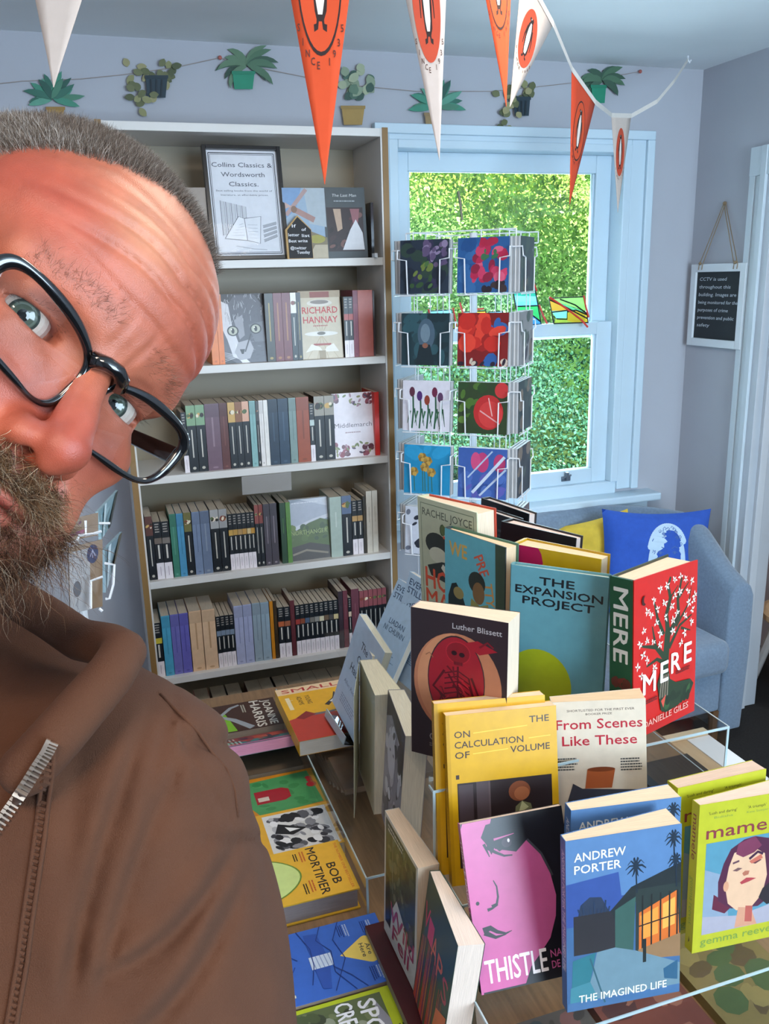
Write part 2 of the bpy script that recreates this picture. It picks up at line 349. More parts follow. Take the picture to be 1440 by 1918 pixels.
MB().box(T, BW - T, 0, BD - .006, ZT - T, ZT, WB).build('top_panel', PAINT, bc, bevel=.001)
for z in SH: MB().box(T, BW - T, .002, BD - .006, z, z + T, WB).build('shelf', PAINT, bc, bevel=.001)
MB().box(T, BW - T, .002, BD - .006, .09, .112, WB).build('shelf', PAINT, bc)
MB().box(T, BW - T, .01, .024, 0, .09, WB).build('plinth', PAINT, bc)
# clear shelf-edge ticket hanging below the fourth shelf
p = [atY(u, v, BY - .004) for u, v in ((452, 893), (545, 884), (546, 918), (454, 927))]
tg = MB().add([tuple(x) for x in p] + [tuple(x + Vector((0, -.001, 0))) for x in p], [(0, 1, 2, 3), (7, 6, 5, 4), (0, 4, 5, 1), (1, 5, 6, 2), (2, 6, 7, 3), (3, 7, 4, 0)], '8E8A86').build('shelf_ticket', mat('frosted_plastic', None, .3))
tag(tg, 'grey plastic ticket clipped under the edge of the middle shelf', 'ticket')
ROWN = ['top', 'second', 'third', 'fourth', 'fifth', 'bottom']
def ordi(n): return ['first', 'second', 'third', 'fourth', 'fifth', 'sixth', 'seventh', 'eighth', 'ninth', 'tenth', 'eleventh', 'twelfth', 'thirteenth', 'fourteenth', 'fifteenth', 'sixteenth', 'seventeenth', 'eighteenth', 'nineteenth', 'twentieth', 'twenty-first', 'twenty-second', 'twenty-third', 'twenty-fourth', 'twenty-fifth', 'twenty-sixth', 'twenty-seventh', 'twenty-eighth', 'twenty-ninth', 'thirtieth', 'thirty-first', 'thirty-second', 'thirty-third', 'thirty-fourth', 'thirty-fifth', 'thirty-sixth', 'thirty-seventh', 'thirty-eighth', 'thirty-ninth', 'fortieth'][n]
def spine_style(kind, c, mark='D8D8D0'):
    """returns sart for a spine"""
    def f(A):
        r = random.Random(sum(map(ord, kind)) + int(A.W * 1e5))
        if kind == 'ww':        # black with picture strip and white foot
            A.rect(0, 0, 1, .285, 'E6DEE2'); A.rect(.0, .62, 1, .72, mark)
            A.greek(.2, .8, .95, .02, 'A9A29A', 4, 2.2); 
            A.line([(.5, .60), (.5, .36)], .22, 'CFCBC2'); A.line([(.5, .22), (.5, .06)], .1, 'B9A9B4')
        elif kind == 'pc':      # black classic with picture at the head
            A.rect(0, .70, 1, 1, mark); A.blobs(0, .70, 1, 1, 7, ['2A2420', 'C9A25E', '7A3B2C', 'E2D6BE', '56683F'], .18, .4, r)
            A.line([(.5, .64), (.5, .22)], .14, 'C8C4BA'); A.ell(.5, .06, .2, .022, 'BDB8AC', 10)
        elif kind == 'cl':      # cloth colour, blind title line and foot mark
            A.rect(0, .80, 1, .985, tuple(x * .8 for x in C(c))); A.line([(.5, .80), (.5, .36)], .12, mark)
            A.ell(.5, .045, .2, .016, mark, 10)
        elif kind == 'ox':
            A.line([(.5, .86), (.5, .30)], .16, mark); A.ell(.5, .05, .22, .02, mark, 10)
        elif kind == 'pl':
            A.line([(.5, .75), (.5, .5)], .1, mark)
    return f
def shelf_row(row, zi, items, sx, sy, sc):
    """items: (x0, x1 in crop pixels, style, colour, words, height, mark)"""
    z = SH[zi] + T if zi < 5 else .112
    v = FPX
    for i, (a, b, kind, c, words, h, mark) in enumerate(items):
        ys = BY + .02 + (.0 if kind == 'x' else rnd.uniform(0, .003))
        vv = sy[0] + (sy[1] - sy[0]) * ((a + b) / 2 / sc + sx - 300) / 420
        X0 = atY(a / sc + sx, vv, ys).x; X1 = atY(b / sc + sx, vv, ys).x
        t = (X1 - X0) - .0006; wd = .13 if h > .19 else .127
        lab = f"{words}, {ordi(i)} from left, {ROWN[row]} bookcase shelf"
        if kind == 'face': continue
        deep = wd - .003
        M = Matrix(((0, 1, 0, X0), (1, 0, 0, ys + wd / 2), (0, 0, 1, z), (0, 0, 0, 1)))
        # local x -> +Y (spine faces the room), local y -> +X ; keep right handed by mirroring the thickness
        M = Matrix(((0, -1, 0, X1), (1, 0, 0, ys + wd / 2), (0, 0, 1, z), (0, 0, 0, 1)))
        book('book', lab, wd, h, t, M, cover=c, pages='C9BFAE', sart=spine_style(kind, c, mark), group=f'books on the {ROWN[row]} shelf')
def face_book(label, pix, zi, w, h, art, cover, t=.02, yaw=0, lean=6, yoff=.03, **k):
    z = SH[zi] + T; u = (pix[0] + pix[1]) / 2; p = atY(u, pix[2], BY + yoff)
    return book('book', label, w, h, t, stand(p.x, p.y, z, yaw, lean), cover=cover, art=art, **k)
BK, NV = '1B2026', '27384A'
R3 = [(68, 120, 'cl', 'D9731F', 'bright orange paperback', .196, 'C25F14'), (120, 160, 'cl', 'D9731F', 'bright orange paperback beside the cat cover', .196, 'C25F14'), (160, 460, 'face', '', '', 0, ''),
      (460, 520, 'ox', '2F2D26', 'dark olive paperback with gold lettering', .195, 'A08A4A'), (520, 580, 'ox', '6E2730', 'maroon paperback with gold lettering', .195, 'A06A3E'), (580, 640, 'ox', '6B252E', 'second maroon paperback', .195, 'A06A3E'),
      (640, 680, 'pc', '1A2A30', 'slim dark teal classic with white and red head', .195, 'E2DCD2'), (680, 712, 'ox', '22262A', 'thin charcoal paperback', .195, '9C8B55'), (712, 1008, 'face', '', '', 0, ''),
      (1010, 1042, 'ww', BK, 'black classic with white foot', .178, 'A5453E'), (1042, 1075, 'ww', BK, 'black classic with white foot and red picture', .178, 'A5453E'), (1075, 1110, 'cl', '7E2F43', 'plum paperback', .196, '6B2638'), (1110, 1213, 'pl', 'A9594E', 'thick salmon pink paperback', .196, 'A9594E'), (1214, 1226, 'pl', '3A2A2A', 'thin dark paperback', .194, '3A2A2A')]
shelf_row(1, 1, R3, 380, (688, 668), 3.789)
R4 = [(20, 52, 'ww', BK, 'black classic with white foot', .178, '8BA58B'), (54, 112, 'pc', BK, 'black classic with pale green picture', .197, '7FA07C'), (113, 171, 'pc', BK, 'black classic with green picture', .197, '7FA07C'), (172, 265, 'cl', '6F5663', 'wide mauve clothbound book', .198, '8E7682'), (265, 316, 'cl', '5E3331', 'brown-red paperback', .198, '7A4B44'),
      (318, 364, 'pc', BK, 'black classic with gold picture', .198, 'C9A25E'), (364, 408, 'pc', BK, 'black classic with figures in its picture', .198, '8A5B3E'), (408, 452, 'pc', BK, 'black classic with pink and cream picture', .198, 'D9A88E'), (455, 494, 'cl', '86B0AE', 'pale turquoise paperback', .198, '6F9997'), (495, 514, 'pc', '25282C', 'thin dark paperback', .197, '4A4A4A'),
      (515, 543, 'cl', 'E3DEDA', 'white paperback with grey title', .198, 'BDB7B2'), (544, 572, 'pl', 'E6E2DC', 'second white paperback', .198, 'C9C3BC'), (573, 634, 'cl', NV, 'navy clothbound book', .199, '3F5468'), (635, 700, 'cl', '2A4055', 'wider navy clothbound book', .199, '41586F'), (703, 750, 'cl', '7E9490', 'sage grey paperback', .199, '6A807C'), (751, 832, 'cl', '9A4A2E', 'thick rust orange book', .199, '7E3A22'),
      (833, 863, 'ww', BK, 'thin black classic with white foot', .178, 'B5C4C0'), (864, 928, 'pc', BK, 'black classic with monochrome portrait', .198, '9A9488'), (929, 990, 'pc', BK, 'black classic with second monochrome portrait', .198, '9A9488'), (992, 1245, 'face', '', '', 0, ''), (1246, 1276, 'pl', 'D5352F', 'bright red book', .199, 'D5352F')]
shelf_row(2, 2, R4, 340, (876, 852), 3.429)
R5 = [(110, 149, 'pc', BK, 'black classic with reddish picture', .197, '5C3A34'), (150, 190, 'ww', BK, 'black classic with white foot', .178, '6E625A'), (191, 232, 'ww', BK, 'black classic with white foot and grey picture', .178, '77706A'), (236, 270, 'cl', '3E7C68', 'green paperback', .197, '5C9682'), (271, 307, 'cl', '4C8FB4', 'sky blue paperback', .197, '3C7898'), (308, 347, 'pc', BK, 'black classic with small portrait', .197, '6E6A3E'),
      (350, 391, 'cl', '7585A0', 'slate blue paperback', .197, '5E6D88'), (392, 440, 'cl', '6A7890', 'wider slate blue paperback', .197, '8A95A5'), (443, 487, 'pc', BK, 'black classic with black and white picture', .197, 'A5A5A5'), (488, 530, 'pc', BK, 'black classic with striped picture', .197, '9A9A9A'),
      (533, 556, 'ww', BK, 'thin black classic with gold picture', .178, 'C09A52'), (556, 580, 'ww', BK, 'thin black classic with gold picture', .178, 'B8904C'), (580, 604, 'ww', BK, 'thin black classic with gold picture', .178, 'B08E5C'), (604, 627, 'ww', BK, 'thin black classic with gold picture', .178, 'B58A48'), (628, 648, 'ww', BK, 'thin black classic with cream picture', .178, 'C8B080'), (648, 668, 'ww', BK, 'thin black classic with amber picture', .178, 'B98A3E'),
      (670, 691, 'pc', BK, 'thin dark classic with pink picture', .198, '8A4A44'), (692, 713, 'pc', BK, 'thin dark classic with red picture', .198, '7E3F3A'), (715, 748, 'cl', '4A444C', 'charcoal mauve paperback', .198, '8A8088'), (749, 785, 'cl', '48424A', 'second charcoal mauve paperback', .198, '8A8088'), (800, 829, 'pl', '2F4A35', 'dark green paperback', .196, '5A8A4A'), (830, 854, 'pl', '5F8A45', 'bright green paperback', .196, '4E7238'), (856, 1053, 'face', '', '', 0, ''),
      (1055, 1115, 'pl', 'A9B8AE', 'wide pale sage book', .197, 'C5CEC6'), (1116, 1165, 'pc', BK, 'black classic with blue grey picture', .198, '5E6E8A'), (1167, 1194, 'ww', BK, 'black classic with white foot and tan picture', .178, 'B5905E'), (1195, 1222, 'ww', BK, 'black classic with white foot, tan picture', .178, 'B5905E'), (1224, 1239, 'pl', '3A352C', 'thin dark brown paperback', .19, '6E5A38'),
      (1241, 1270, 'pl', 'CFC8BA', 'cream paperback with faint print', .205, 'A8A294'), (1271, 1299, 'pl', 'D5CFC2', 'cream paperback nearest the side panel', .205, 'B5AE9E')]
shelf_row(3, 3, R5, 240, (1070, 1035), 2.769)
R6 = [(98, 140, 'ww', BK, 'black classic with white foot and yellow picture', .178, 'C5B23C'), (143, 190, 'cl', '4E9FBE', 'turquoise blue paperback', .198, '3C88A5'), (191, 238, 'cl', '6E6CB0', 'violet paperback', .198, '56559A'), (239, 288, 'cl', '6763B2', 'deeper violet paperback', .198, '524F9C'), (291, 358, 'cl', 'D9B592', 'wide peach paperback', .2, 'B8926E'), (360, 430, 'cl', 'DBB896', 'second wide peach paperback', .2, 'B8926E')]
R6 += [(432 + i * 24, 456 + i * 24, 'ww', BK, 'thin black classic with blue grey picture', .172, '7C8CA0') for i in range(4)]
R6 += [(530, 578, 'cl', 'A9AECC', 'pale lavender paperback', .198, '8C92B4'), (579, 626, 'cl', 'A5ABCB', 'second pale lavender paperback', .198, '8C92B4'), (628, 672, 'cl', '93A3AE', 'pale grey-blue paperback', .198, '7A8B96'), (673, 718, 'cl', '94A7B4', 'second pale grey-blue paperback', .198, '7A8B96'), (721, 739, 'pl', 'C8801E', 'amber orange paperback', .197, 'A86614'), (740, 759, 'pl', '3A2C1C', 'thin dark brown paperback', .197, '6A5230'),
       (762, 795, 'ww', BK, 'black classic with orange flower picture', .172, 'B5603A'), (796, 828, 'ww', BK, 'black classic with red and brown picture', .172, '9A5A3E'), (829, 853, 'pl', '5E2A30', 'maroon hardback standing proud', .19, '7A4A4A')]
R6 += [(855 + i * 25.5, 880 + i * 25.5, 'ww', BK, w, .172, mk) for i, (w, mk) in enumerate([('thin black classic with red picture', '9A3A34'), ('thin black classic with rust picture', '8A4A34'), ('thin black classic with blue picture', '4E5E74'), ('thin black classic with grey picture', '74706A'), ('thin black classic with silver picture', '8E8C86'), ('thin black classic with cream picture', 'CFC6A8'), ('thin black classic with brown picture', '6E5A48'), ('thin black classic with dark picture', '4E4A48'), ('thin black classic with yellow and white picture', 'C9B88A')])]
R6 += [(1086, 1110, 'pl', '3A2E36', 'dark aubergine book', .198, '5A4A54'), (1111, 1136, 'pl', '6A3640', 'maroon book', .198, '8A5660'), (1138, 1154, 'ww', BK, 'thin black classic with pale picture', .172, 'D0B8A0'), (1155, 1196, 'pl', '683844', 'wider maroon book', .2, '8A5660')]
R6 += [(1198 + i * 24, 1221 + i * 24, 'pc', '14181E', 'narrow black classic with pink picture', .19, '8A4A50') for i in range(6)]
shelf_row(4, 4, R6, 260, (1250, 1215), 2.88)
# bottom shelf, seen over the flat books
R7 = [(370, 'A02A30'), (402, '20262C'), (432, '2A3A44'), (470, '4A2A28'), (497, '1E2428'), (520, '33444E'), (548, '2C3A30'), (575, '3A2A2A'), (602, '222A38'), (630, '44403A')]
for i, (u, c) in enumerate(R7):
    x0 = atY(u, 1320, BY + .02).x; x1 = atY(u + 28, 1320, BY + .02).x - .001
    book('book', f'dark spined book, {ordi(i)} from left, bottom bookcase shelf', .13, .2, x1 - x0, Matrix(((0, -1, 0, x1), (1, 0, 0, BY + .085), (0, 0, 1, .112), (0, 0, 0, 1))), cover=c, pages='A89C88', group='books on the bottom shelf')
# ---- face-out covers on the shelves
def art_cat(A):
    A.rect(0, 0, 1, 1, '2A2A30')
    A.poly([(.0, .12), (.08, .8), (.2, .86), (.35, .98), (.8, .98), (1, .8), (1, 0), (.3, 0)], '55555E')
    A.poly([(.05, .9), (0, .55), (.12, .35), (.22, .1), (.5, 0), (.25, .55), (.2, .85)], 'C9C8CC')
    A.poly([(.3, .3), (.45, .1), (.6, .0), (.42, -0), (.28, .12)], 'D9D8DC')
    r = random.Random(3)
    for i in range(70):
        x = r.uniform(.1, .95); y = r.uniform(.55, .97); A.line([(x, y), (x + r.uniform(-.05, .05), min(y + r.uniform(.03, .1), .995))], .008, r.choice(['C5C4C8', 'A2A1A8', '4A4A52']))
    for i in range(40):
        x = r.uniform(.45, .98); y = r.uniform(.02, .5); A.line([(x, y), (min(x + .08, .99), y + r.uniform(-.02, .02))], .007, r.choice(['8E8D94', '55555C', '3E3E46']))
    A.poly([(.36, .30), (.62, .34), (.7, .2), (.6, .06), (.36, .04), (.26, .16)], 'A5A4AA'); A.poly([(.62, .55), (.98, .6), (.98, .3), (.74, .3)], '6A6A72'); A.poly([(.3, .62), (.5, .7), (.52, .4), (.4, .34)], '8E8D94')
    for cx, cy in ((.26, .47), (.78, .49)):
        A.ell(cx, cy, .13, .075, '2A2A2E'); A.ell(cx, cy, .10, .058, 'AEB0A0'); A.ell(cx, cy, .035, .04, '15151A'); A.ell(cx - .03, cy + .02, .015, .01, 'FFFFFF', 8)
    A.poly([(.38, .2), (.5, .2), (.46, .13), (.42, .13)], '26262A'); A.line([(.5, .16), (.6, .32), (.66, .42)], .03, '3A3A40')
    for i in range(6): A.line([(.3, .12 - i * .008), (.02, .16 - i * .025)], .006, 'E5E5E8')
face_book('face-out book with a grey cat photographed close up, on the second shelf', (421, 500, 672), 1, .129, .197, art_cat, '3A3A40', .02)
def art_hannay(A):
    A.rect(0, 0, 1, 1, 'A89478'); A.rect(.02, .0, .98, .9, 'C9BCA4')
    for i in range(14): A.line([(.5, .35), (.5 + .6 * math.cos(i * .45), .35 + .5 * math.sin(i * .45))], .02, 'B8A688') if abs(.6 * math.cos(i * .45)) < .48 else None
    A.ell(.5, .82, .3, .05, 'DAD2C6'); A.rect(.28, .9, .74, .985, '8E4A3E'); A.ell(.5, .835, .22, .03, '8A8078')
    A.text('RICHARD', .5, .67, .095, 'B8282C', w=.84, bold=3, al='c'); A.text('HANNAY', .5, .53, .095, 'B8282C', w=.82, bold=3, al='c'); A.greek(.32, .68, .48, .014, 'A04A40')
    A.ell(.5, .37, .4, .035, 'E2DED6'); A.ell(.5, .375, .1, .025, '6E685E'); A.rect(.3, .195, .72, .225, 'A04A40')
    A.poly([(.1, .1), (.25, .22), (.45, .17), (.5, .12), (.3, .13)], 'E6E0D4'); A.poly([(.9, .1), (.78, .22), (.6, .17), (.55, .1)], 'E6E0D4'); A.rect(.42, .0, .58, .12, '9C8A6C')
face_book('face-out cream book with large red capitals, on the second shelf', (566, 643, 660), 1, .129, .199, art_hannay, 'B0A084', .02)
def art_middle(A):
    A.rect(0, 0, 1, 1, 'DFD6DC'); r = random.Random(5)
    for x, y, q in ((.08, .93, .12), (.9, .9, .15), (.25, .1, .15), (.85, .08, .17), (.02, .2, .06)): A.blobs(x - q if x > q else 0, max(0, y - q * .7), min(1, x + q), min(1, y + q * .7), 9, ['7E2A38', '5A2030', '8E4452', '6A3A40'], .04, .08, r)
    for i in range(34):
        x = r.uniform(.05, .95); y = r.choice([r.uniform(.8, .97), r.uniform(.04, .24)]); A.ell(x, y, .025, .035, r.choice(['6E7A48', '4E3A4E', '8A8A5A', 'A5828E']), 8, rot=r.uniform(0, 180))
    A.text('Middlemarch', .5, .47, .07, '6A6068', w=.9, al='c'); A.greek(.3, .72, .38, .018, 'A58A90')
face_book('face-out white book with dark red roses, on the third shelf', (630, 700, 850), 2, .135, .199, art_middle, 'DFD6DC', .02)
def art_hill(A):
    A.rect(0, 0, 1, 1, '8A93A0'); A.poly([(0, .5), (0, .93), (.3, .97), (1, .9), (1, .66)], 'A9AEBC'); A.poly([(.3, .99), (1, .99), (1, .85)], 'C2C6D0'); A.poly([(0, .45), (0, .52), (.6, .66), (1, .72), (1, .66)], 'C8CAD2')
    A.poly([(0, 0), (0, .46), (.2, .5), (.5, .6), (.8, .66), (1, .62), (1, 0)], '55663A'); A.blobs(0, .3, 1, .6, 24, ['6E8044', '48583A', '5E7040'], .05, .09, random.Random(2))
    A.text('NORTHANGER', .5, .42, .07, '9CA868', w=.92, bold=1, al='c'); A.poly([(0, .0), (0, .22), (.5, .28), (1, .2), (1, 0)], '4A4440'); A.line([(.05, .1), (.4, .16), (.95, .08)], .05, '8A8070'); A.greek(.1, .8, .93, .012, 'D8DAE0')
face_book('face-out book showing a green hillside under grey sky, on the fourth shelf', (548, 618, 1048), 3, .128, .196, art_hill, '7A8490', .02)
def art_wind(A):
    A.rect(0, 0, 1, 1, '8FA6BC'); A.poly([(0, .55), (0, 1), (.45, 1), (.3, .7)], '6E93BC'); A.poly([(.5, 1), (1, 1), (1, .45), (.6, .5)], 'A5B0B8')
    A.line([(.06, .62), (.56, .98)], .09, 'A58A88'); A.line([(.25, .7), (.72, .55)], .13, '9E7A74'); A.ell(.25, .7, .07, .05, '7A5A48'); A.poly([(.0, .7), (.2, .74), (.05, .8)], 'B59A94')
    A.poly([(0, 0), (0, .3), (.5, .42), (1, .3), (1, 0)], '7A6E54'); A.ell(.75, .28, .2, .06, '9A9440'); A.poly([(.5, 0), (1, 0), (1, .2), (.7, .2)], 'B5A890')
face_book('face-out book with a painted windmill, behind the small house-shaped chalkboard', (545, 608, 480), 0, .125, .198, art_wind, '8FA6BC', .015)
def art_last(A):
    A.rect(0, 0, 1, 1, '43494C'); A.text('The Last Man', .5, .87, .04, 'C8C8C8', w=.58, al='c', shear=.15); A.greek(.25, .78, .80, .018, '90969A')
    A.rect(.06, .1, .93, .72, '2E2022'); A.blobs(.08, .12, .92, .7, 26, ['4A2A2C', '1E1618', '6E4A44', '3A2628'], .05, .11, random.Random(8))
    A.poly([(.22, .7), (.4, .7), (.42, .42), (.3, .38)], 'B59A84'); A.poly([(.62, .7), (.85, .7), (.8, .5), (.68, .5)], '8E5A60'); A.poly([(.4, .12), (.93, .12), (.9, .36), (.75, .55), (.6, .4)], 'D2D2D6')
lm = face_book('face-out dark grey book with a painted scene, at the right end of the top shelf', (612, 690, 480), 0, .127, .2, art_last, '43494C', .012)
# acrylic display stand holding it
p = atY(697, 480, BY + .03)
tag(MB().box(-.002, .006, .0, .05, 0, .155, '3A3C40').box(-.002, .006, -.03, 0, 0, .012, 'DDE4EA').build('book_stand', mat('smoked_acrylic', None, .08), M=Matrix.Translation((p.x - .002, p.y - .01, SH[0] + T))), 'dark glossy acrylic book stand at the right end of the top shelf', 'stand')
# small face-out book half hidden behind the man's hair
face_book('pale face-out book left of the framed notice on the top shelf', (330, 385, 480), 0, .125, .197, lambda A: (A.rect(0, 0, 1, 1, '8A8078'), A.blobs(.1, .3, .9, .9, 12, ['C9B8A8', '6A5A52', 'A59088'], .08, .15)), '8A8078', .015)
# framed notice (A4)
fM = stand(*atY(470, 484, BY + .03)[:2], SH[0] + T, 2, 9)
fr = tag(empty('picture_frame', fM), 'black framed notice about classic books standing on the top shelf', 'frame')
fw, fh = .222, .312
b = .011
MB().box(-fw / 2, -fw / 2 + b, -.012, .006, 0, fh, '17171A').box(fw / 2 - b, fw / 2, -.012, .006, 0, fh, '17171A').box(-fw / 2 + b, fw / 2 - b, -.012, .006, 0, b, '17171A').box(-fw / 2 + b, fw / 2 - b, -.012, .006, fh - b, fh, '17171A').build('frame', mat('black_lacquer', None, .3), fr, bevel=.001)
MB().box(-fw / 2 + b, fw / 2 - b, .001, .005, b, fh - b, 'D9DAE0').build('backing', MATT, fr)
m = MB(); A = Art(fw - 2 * b, fh - 2 * b, lambda x, y, l: (-fw / 2 + b + x, .001 - l, b + y), m)
for q, w_ in ((.035, .012), (.055, .006)):
    for p in (((q, q * .7), (1 - q, q * .7)), ((1 - q, q * .7), (1 - q, 1 - q * .7)), ((1 - q, 1 - q * .7), (q, 1 - q * .7)), ((q, 1 - q * .7), (q, q * .7))): A.line(p, w_, '3A3C44')
A.text('Collins Classics &', .5, .845, .042, '5A5C66', w=.86, bold=2, al='c'); A.text('Wordsworth', .5, .755, .042, '5A5C66', w=.62, bold=2, al='c'); A.text('Classics.', .5, .665, .042, '5A5C66', w=.42, bold=2, al='c')
A.text('Best selling books from the world of', .5, .615, .016, '6A6C74', w=.8, bold=1, al='c'); A.text('literature, at affordable prices.', .5, .575, .016, '6A6C74', w=.68, bold=1, al='c')
for i in range(5):
    x = .14 + i * .075; A.poly([(x, .2), (x + .05, .2), (x + .055, .52 - i * .012), (x - .0, .53 - i * .012)], 'C6C7CC'); A.line([(x, .2), (x, .53 - i * .012)], .008, '6A6C74'); A.line([(x + .052, .2), (x + .056, .52 - i * .012)], .006, '8A8C94')
A.poly([(.16, .17), (.38, .38), (.46, .36), (.48, .15)], 'E4E4E8'); A.poly([(.48, .15), (.46, .36), (.7, .38), (.66, .12)], 'DCDDE2')
for P in ([(.16, .17), (.38, .38), (.46, .36), (.48, .15)], [(.46, .36), (.7, .38), (.66, .12), (.48, .15), (.16, .17)]): A.line(P, .008, '5A5C64')
for i in range(4): A.line([(.72, .15 + i * .045), (.92, .2 + i * .04)], .03, 'A8AAB0'); A.line([(.72, .135 + i * .045), (.92, .185 + i * .04)], .006, '5A5C64')
for i in range(5): A.line([(.26 + i * .03, .2 + i * .025), (.44, .2 + i * .028)], .004, '9A9CA4'); A.line([(.5, .18 + i * .03), (.64, .17 + i * .032)], .004, '9A9CA4')
A.line([(.3, .1), (.55, .07), (.75, .06)], .006, '8A8C94')
m.build('notice_sheet', MATT, fr)
MB().box(-fw / 2 + b, fw / 2 - b, -.006, -.0045, b, fh - b).build('glass', glass('frame_glass', (1, 1, 1), 1.3, .15), fr)
# little house shaped chalkboard
hp = atY(563, 484, BY + .006)
hb = tag(empty('chalkboard', stand(hp.x, hp.y, SH[0] + T, 0, 8)), 'tiny house-shaped chalkboard with white handwriting leaning against the windmill book', 'chalkboard')
MB().prism([(-.038, 0), (.038, 0), (.038, .082), (0, .122), (-.038, .082)], .0, .012, 'B8935C').build('frame', mat('light_wood', None, .6, noise=.1, nscale=30), hb)
m = MB(); A = Art(.076, .122, lambda x, y, l: (-.038 + x, -l, y), m); A.poly([(.07, .015), (.99, .015), (.99, .66), (.5, .96), (.07, .66)], '17171A')
for i, (t_, x_, y_, w_) in enumerate((('If', .26, .72, .16), ('of', .62, .64, .18), ('letter', .1, .52, .42), ('list', .62, .5, .3), ('Best write', .1, .38, .72), ('@twitter', .14, .22, .62), ('Tuesday', .38, .12, .5))): A.text(t_, x_, y_, .07, 'E8E8EC', w=w_, bold=2, rot=0)
m.build('chalk_writing', MATT, hb)
# ================================================================ TABLE AND CLEAR RISERS
TZ = .632
WOODB = mat('dark_stained_wood', '8A6C4E', .4, noise=.2, nscale=12, stretch=(12, 1, 1))
tb = tag(empty('display_table', (0, 0, 0)), 'brown wooden display table carrying clear risers and books', 'table')
MB().box(.02, 1.09, .40, 1.96, TZ - .035, TZ, 'FFFFFF').build('tabletop', WOODB, tb, bevel=.003)
MB().box(.05, 1.06, .43, 1.93, TZ - .11, TZ - .035).build('apron', WOODB, tb)
for x, y in ((.05, .43), (1.0, .43), (.05, 1.87), (1.0, 1.87)): MB().box(x, x + .06, y, y + .06, 0, TZ - .11).build('leg', WOODB, tb)
sh = tag(empty('side_shelf', (0, 0, 0)), 'narrow pale wood and white side shelf along the right of the table', 'shelf')
PW = mat('pale_wood', 'C3A27C', .5, noise=.08, nscale=14, stretch=(6, 1, 1))
MB().box(1.095, 1.155, .6, 1.42, .585, .607).build('board', PW, sh, bevel=.001)
tag(MB().box(1.157, 1.215, .6, 1.42, .585, .607, 'E4E2E2').build('board', PAINT, sh, bevel=.001), 'white painted board')
MB().box(1.095, 1.215, 1.422, 1.44, .56, .615, 'D9BE9A').build('end_rail', PAINT, sh)
MB().box(1.10, 1.21, .62, 1.40, 0, .585, 'DADADC').build('cabinet', PAINT, sh)
EDGE = mat('acrylic_edge', 'A9BBC0', .15, spec=.6)
def riser(name, label, x0, x1, y0, y1, z0, z1, t=.003, ex=None, ey=None, left=True):
    e = tag(empty(name, (0, 0, 0)), label, 'riser', 'clear acrylic risers')
    MB().add([(x0, y0, z1), (x1, y0, z1), (x1, y1, z1), (x0, y1, z1)], [(0, 1, 2, 3)], 'FFFFFF').build('top_sheet', ACRYL, e)
    for xx in ((x0, x1) if left else (x1,)): MB().add([(xx, y0, z0), (xx, y1, z0), (xx, y1, z1), (xx, y0, z1)], [(0, 1, 2, 3)], 'FFFFFF').build('side_sheet', ACRYL, e)
    m = MB(); q = .0006
    m.box(x0 - q, ex or (x1 + q), y0 - .0012, y0 + .0004, z1 - t, z1 + q).box(x0 - q, x0 + t, y0 - .0012, y0 + .0004, z0, z1 - t).box(x1 - t, x1 + q, y0 - .0012, y0 + .0004, z0, z1 - t)
    m.box(x0 - q, x0 + t * .5, y0, ey or y1, z1 - q * .5, z1 + q).box(x1 - t * .5, x1 + q, y0, y1, z1 - q * .5, z1 + q).box(x0 - q, x0, y0, ey or y1, z1 - t, z1)
    m.build('polished_edge', EDGE, e)
    return e
R1o, R2o, R3o = .832, .836, .956        # levels as first measured; K = how far each tier is really scaled from the camera point
K1, K2, K3, KC = 1.163, 1.089, 1.0, 1.0
lv = lambda z, k: CZ - (CZ - z) * k
R1, R2, R3, RC = lv(R1o, K1), lv(R2o, K2), lv(R3o, K3), lv(R2o, KC)
riser('acrylic_riser', 'long clear acrylic riser at the left, carrying the yellow and red book', .320, 1.0, 1.111, 1.80, TZ, R1)
riser('acrylic_riser', 'clear acrylic riser at the front, carrying the pink face and blue villa books', .354, 1.07, .700, 1.09, TZ, R2)
riser('acrylic_riser', 'tall clear acrylic riser on top, carrying the red tree book', .365, .835, .935, 1.50, R2 + .0007, R3, left=False, ey=.95)
riser('acrylic_riser', 'low clear acrylic riser carrying the mustard yellow books', .372, .50, .858, .930, R2 + .0007, RC, left=False)
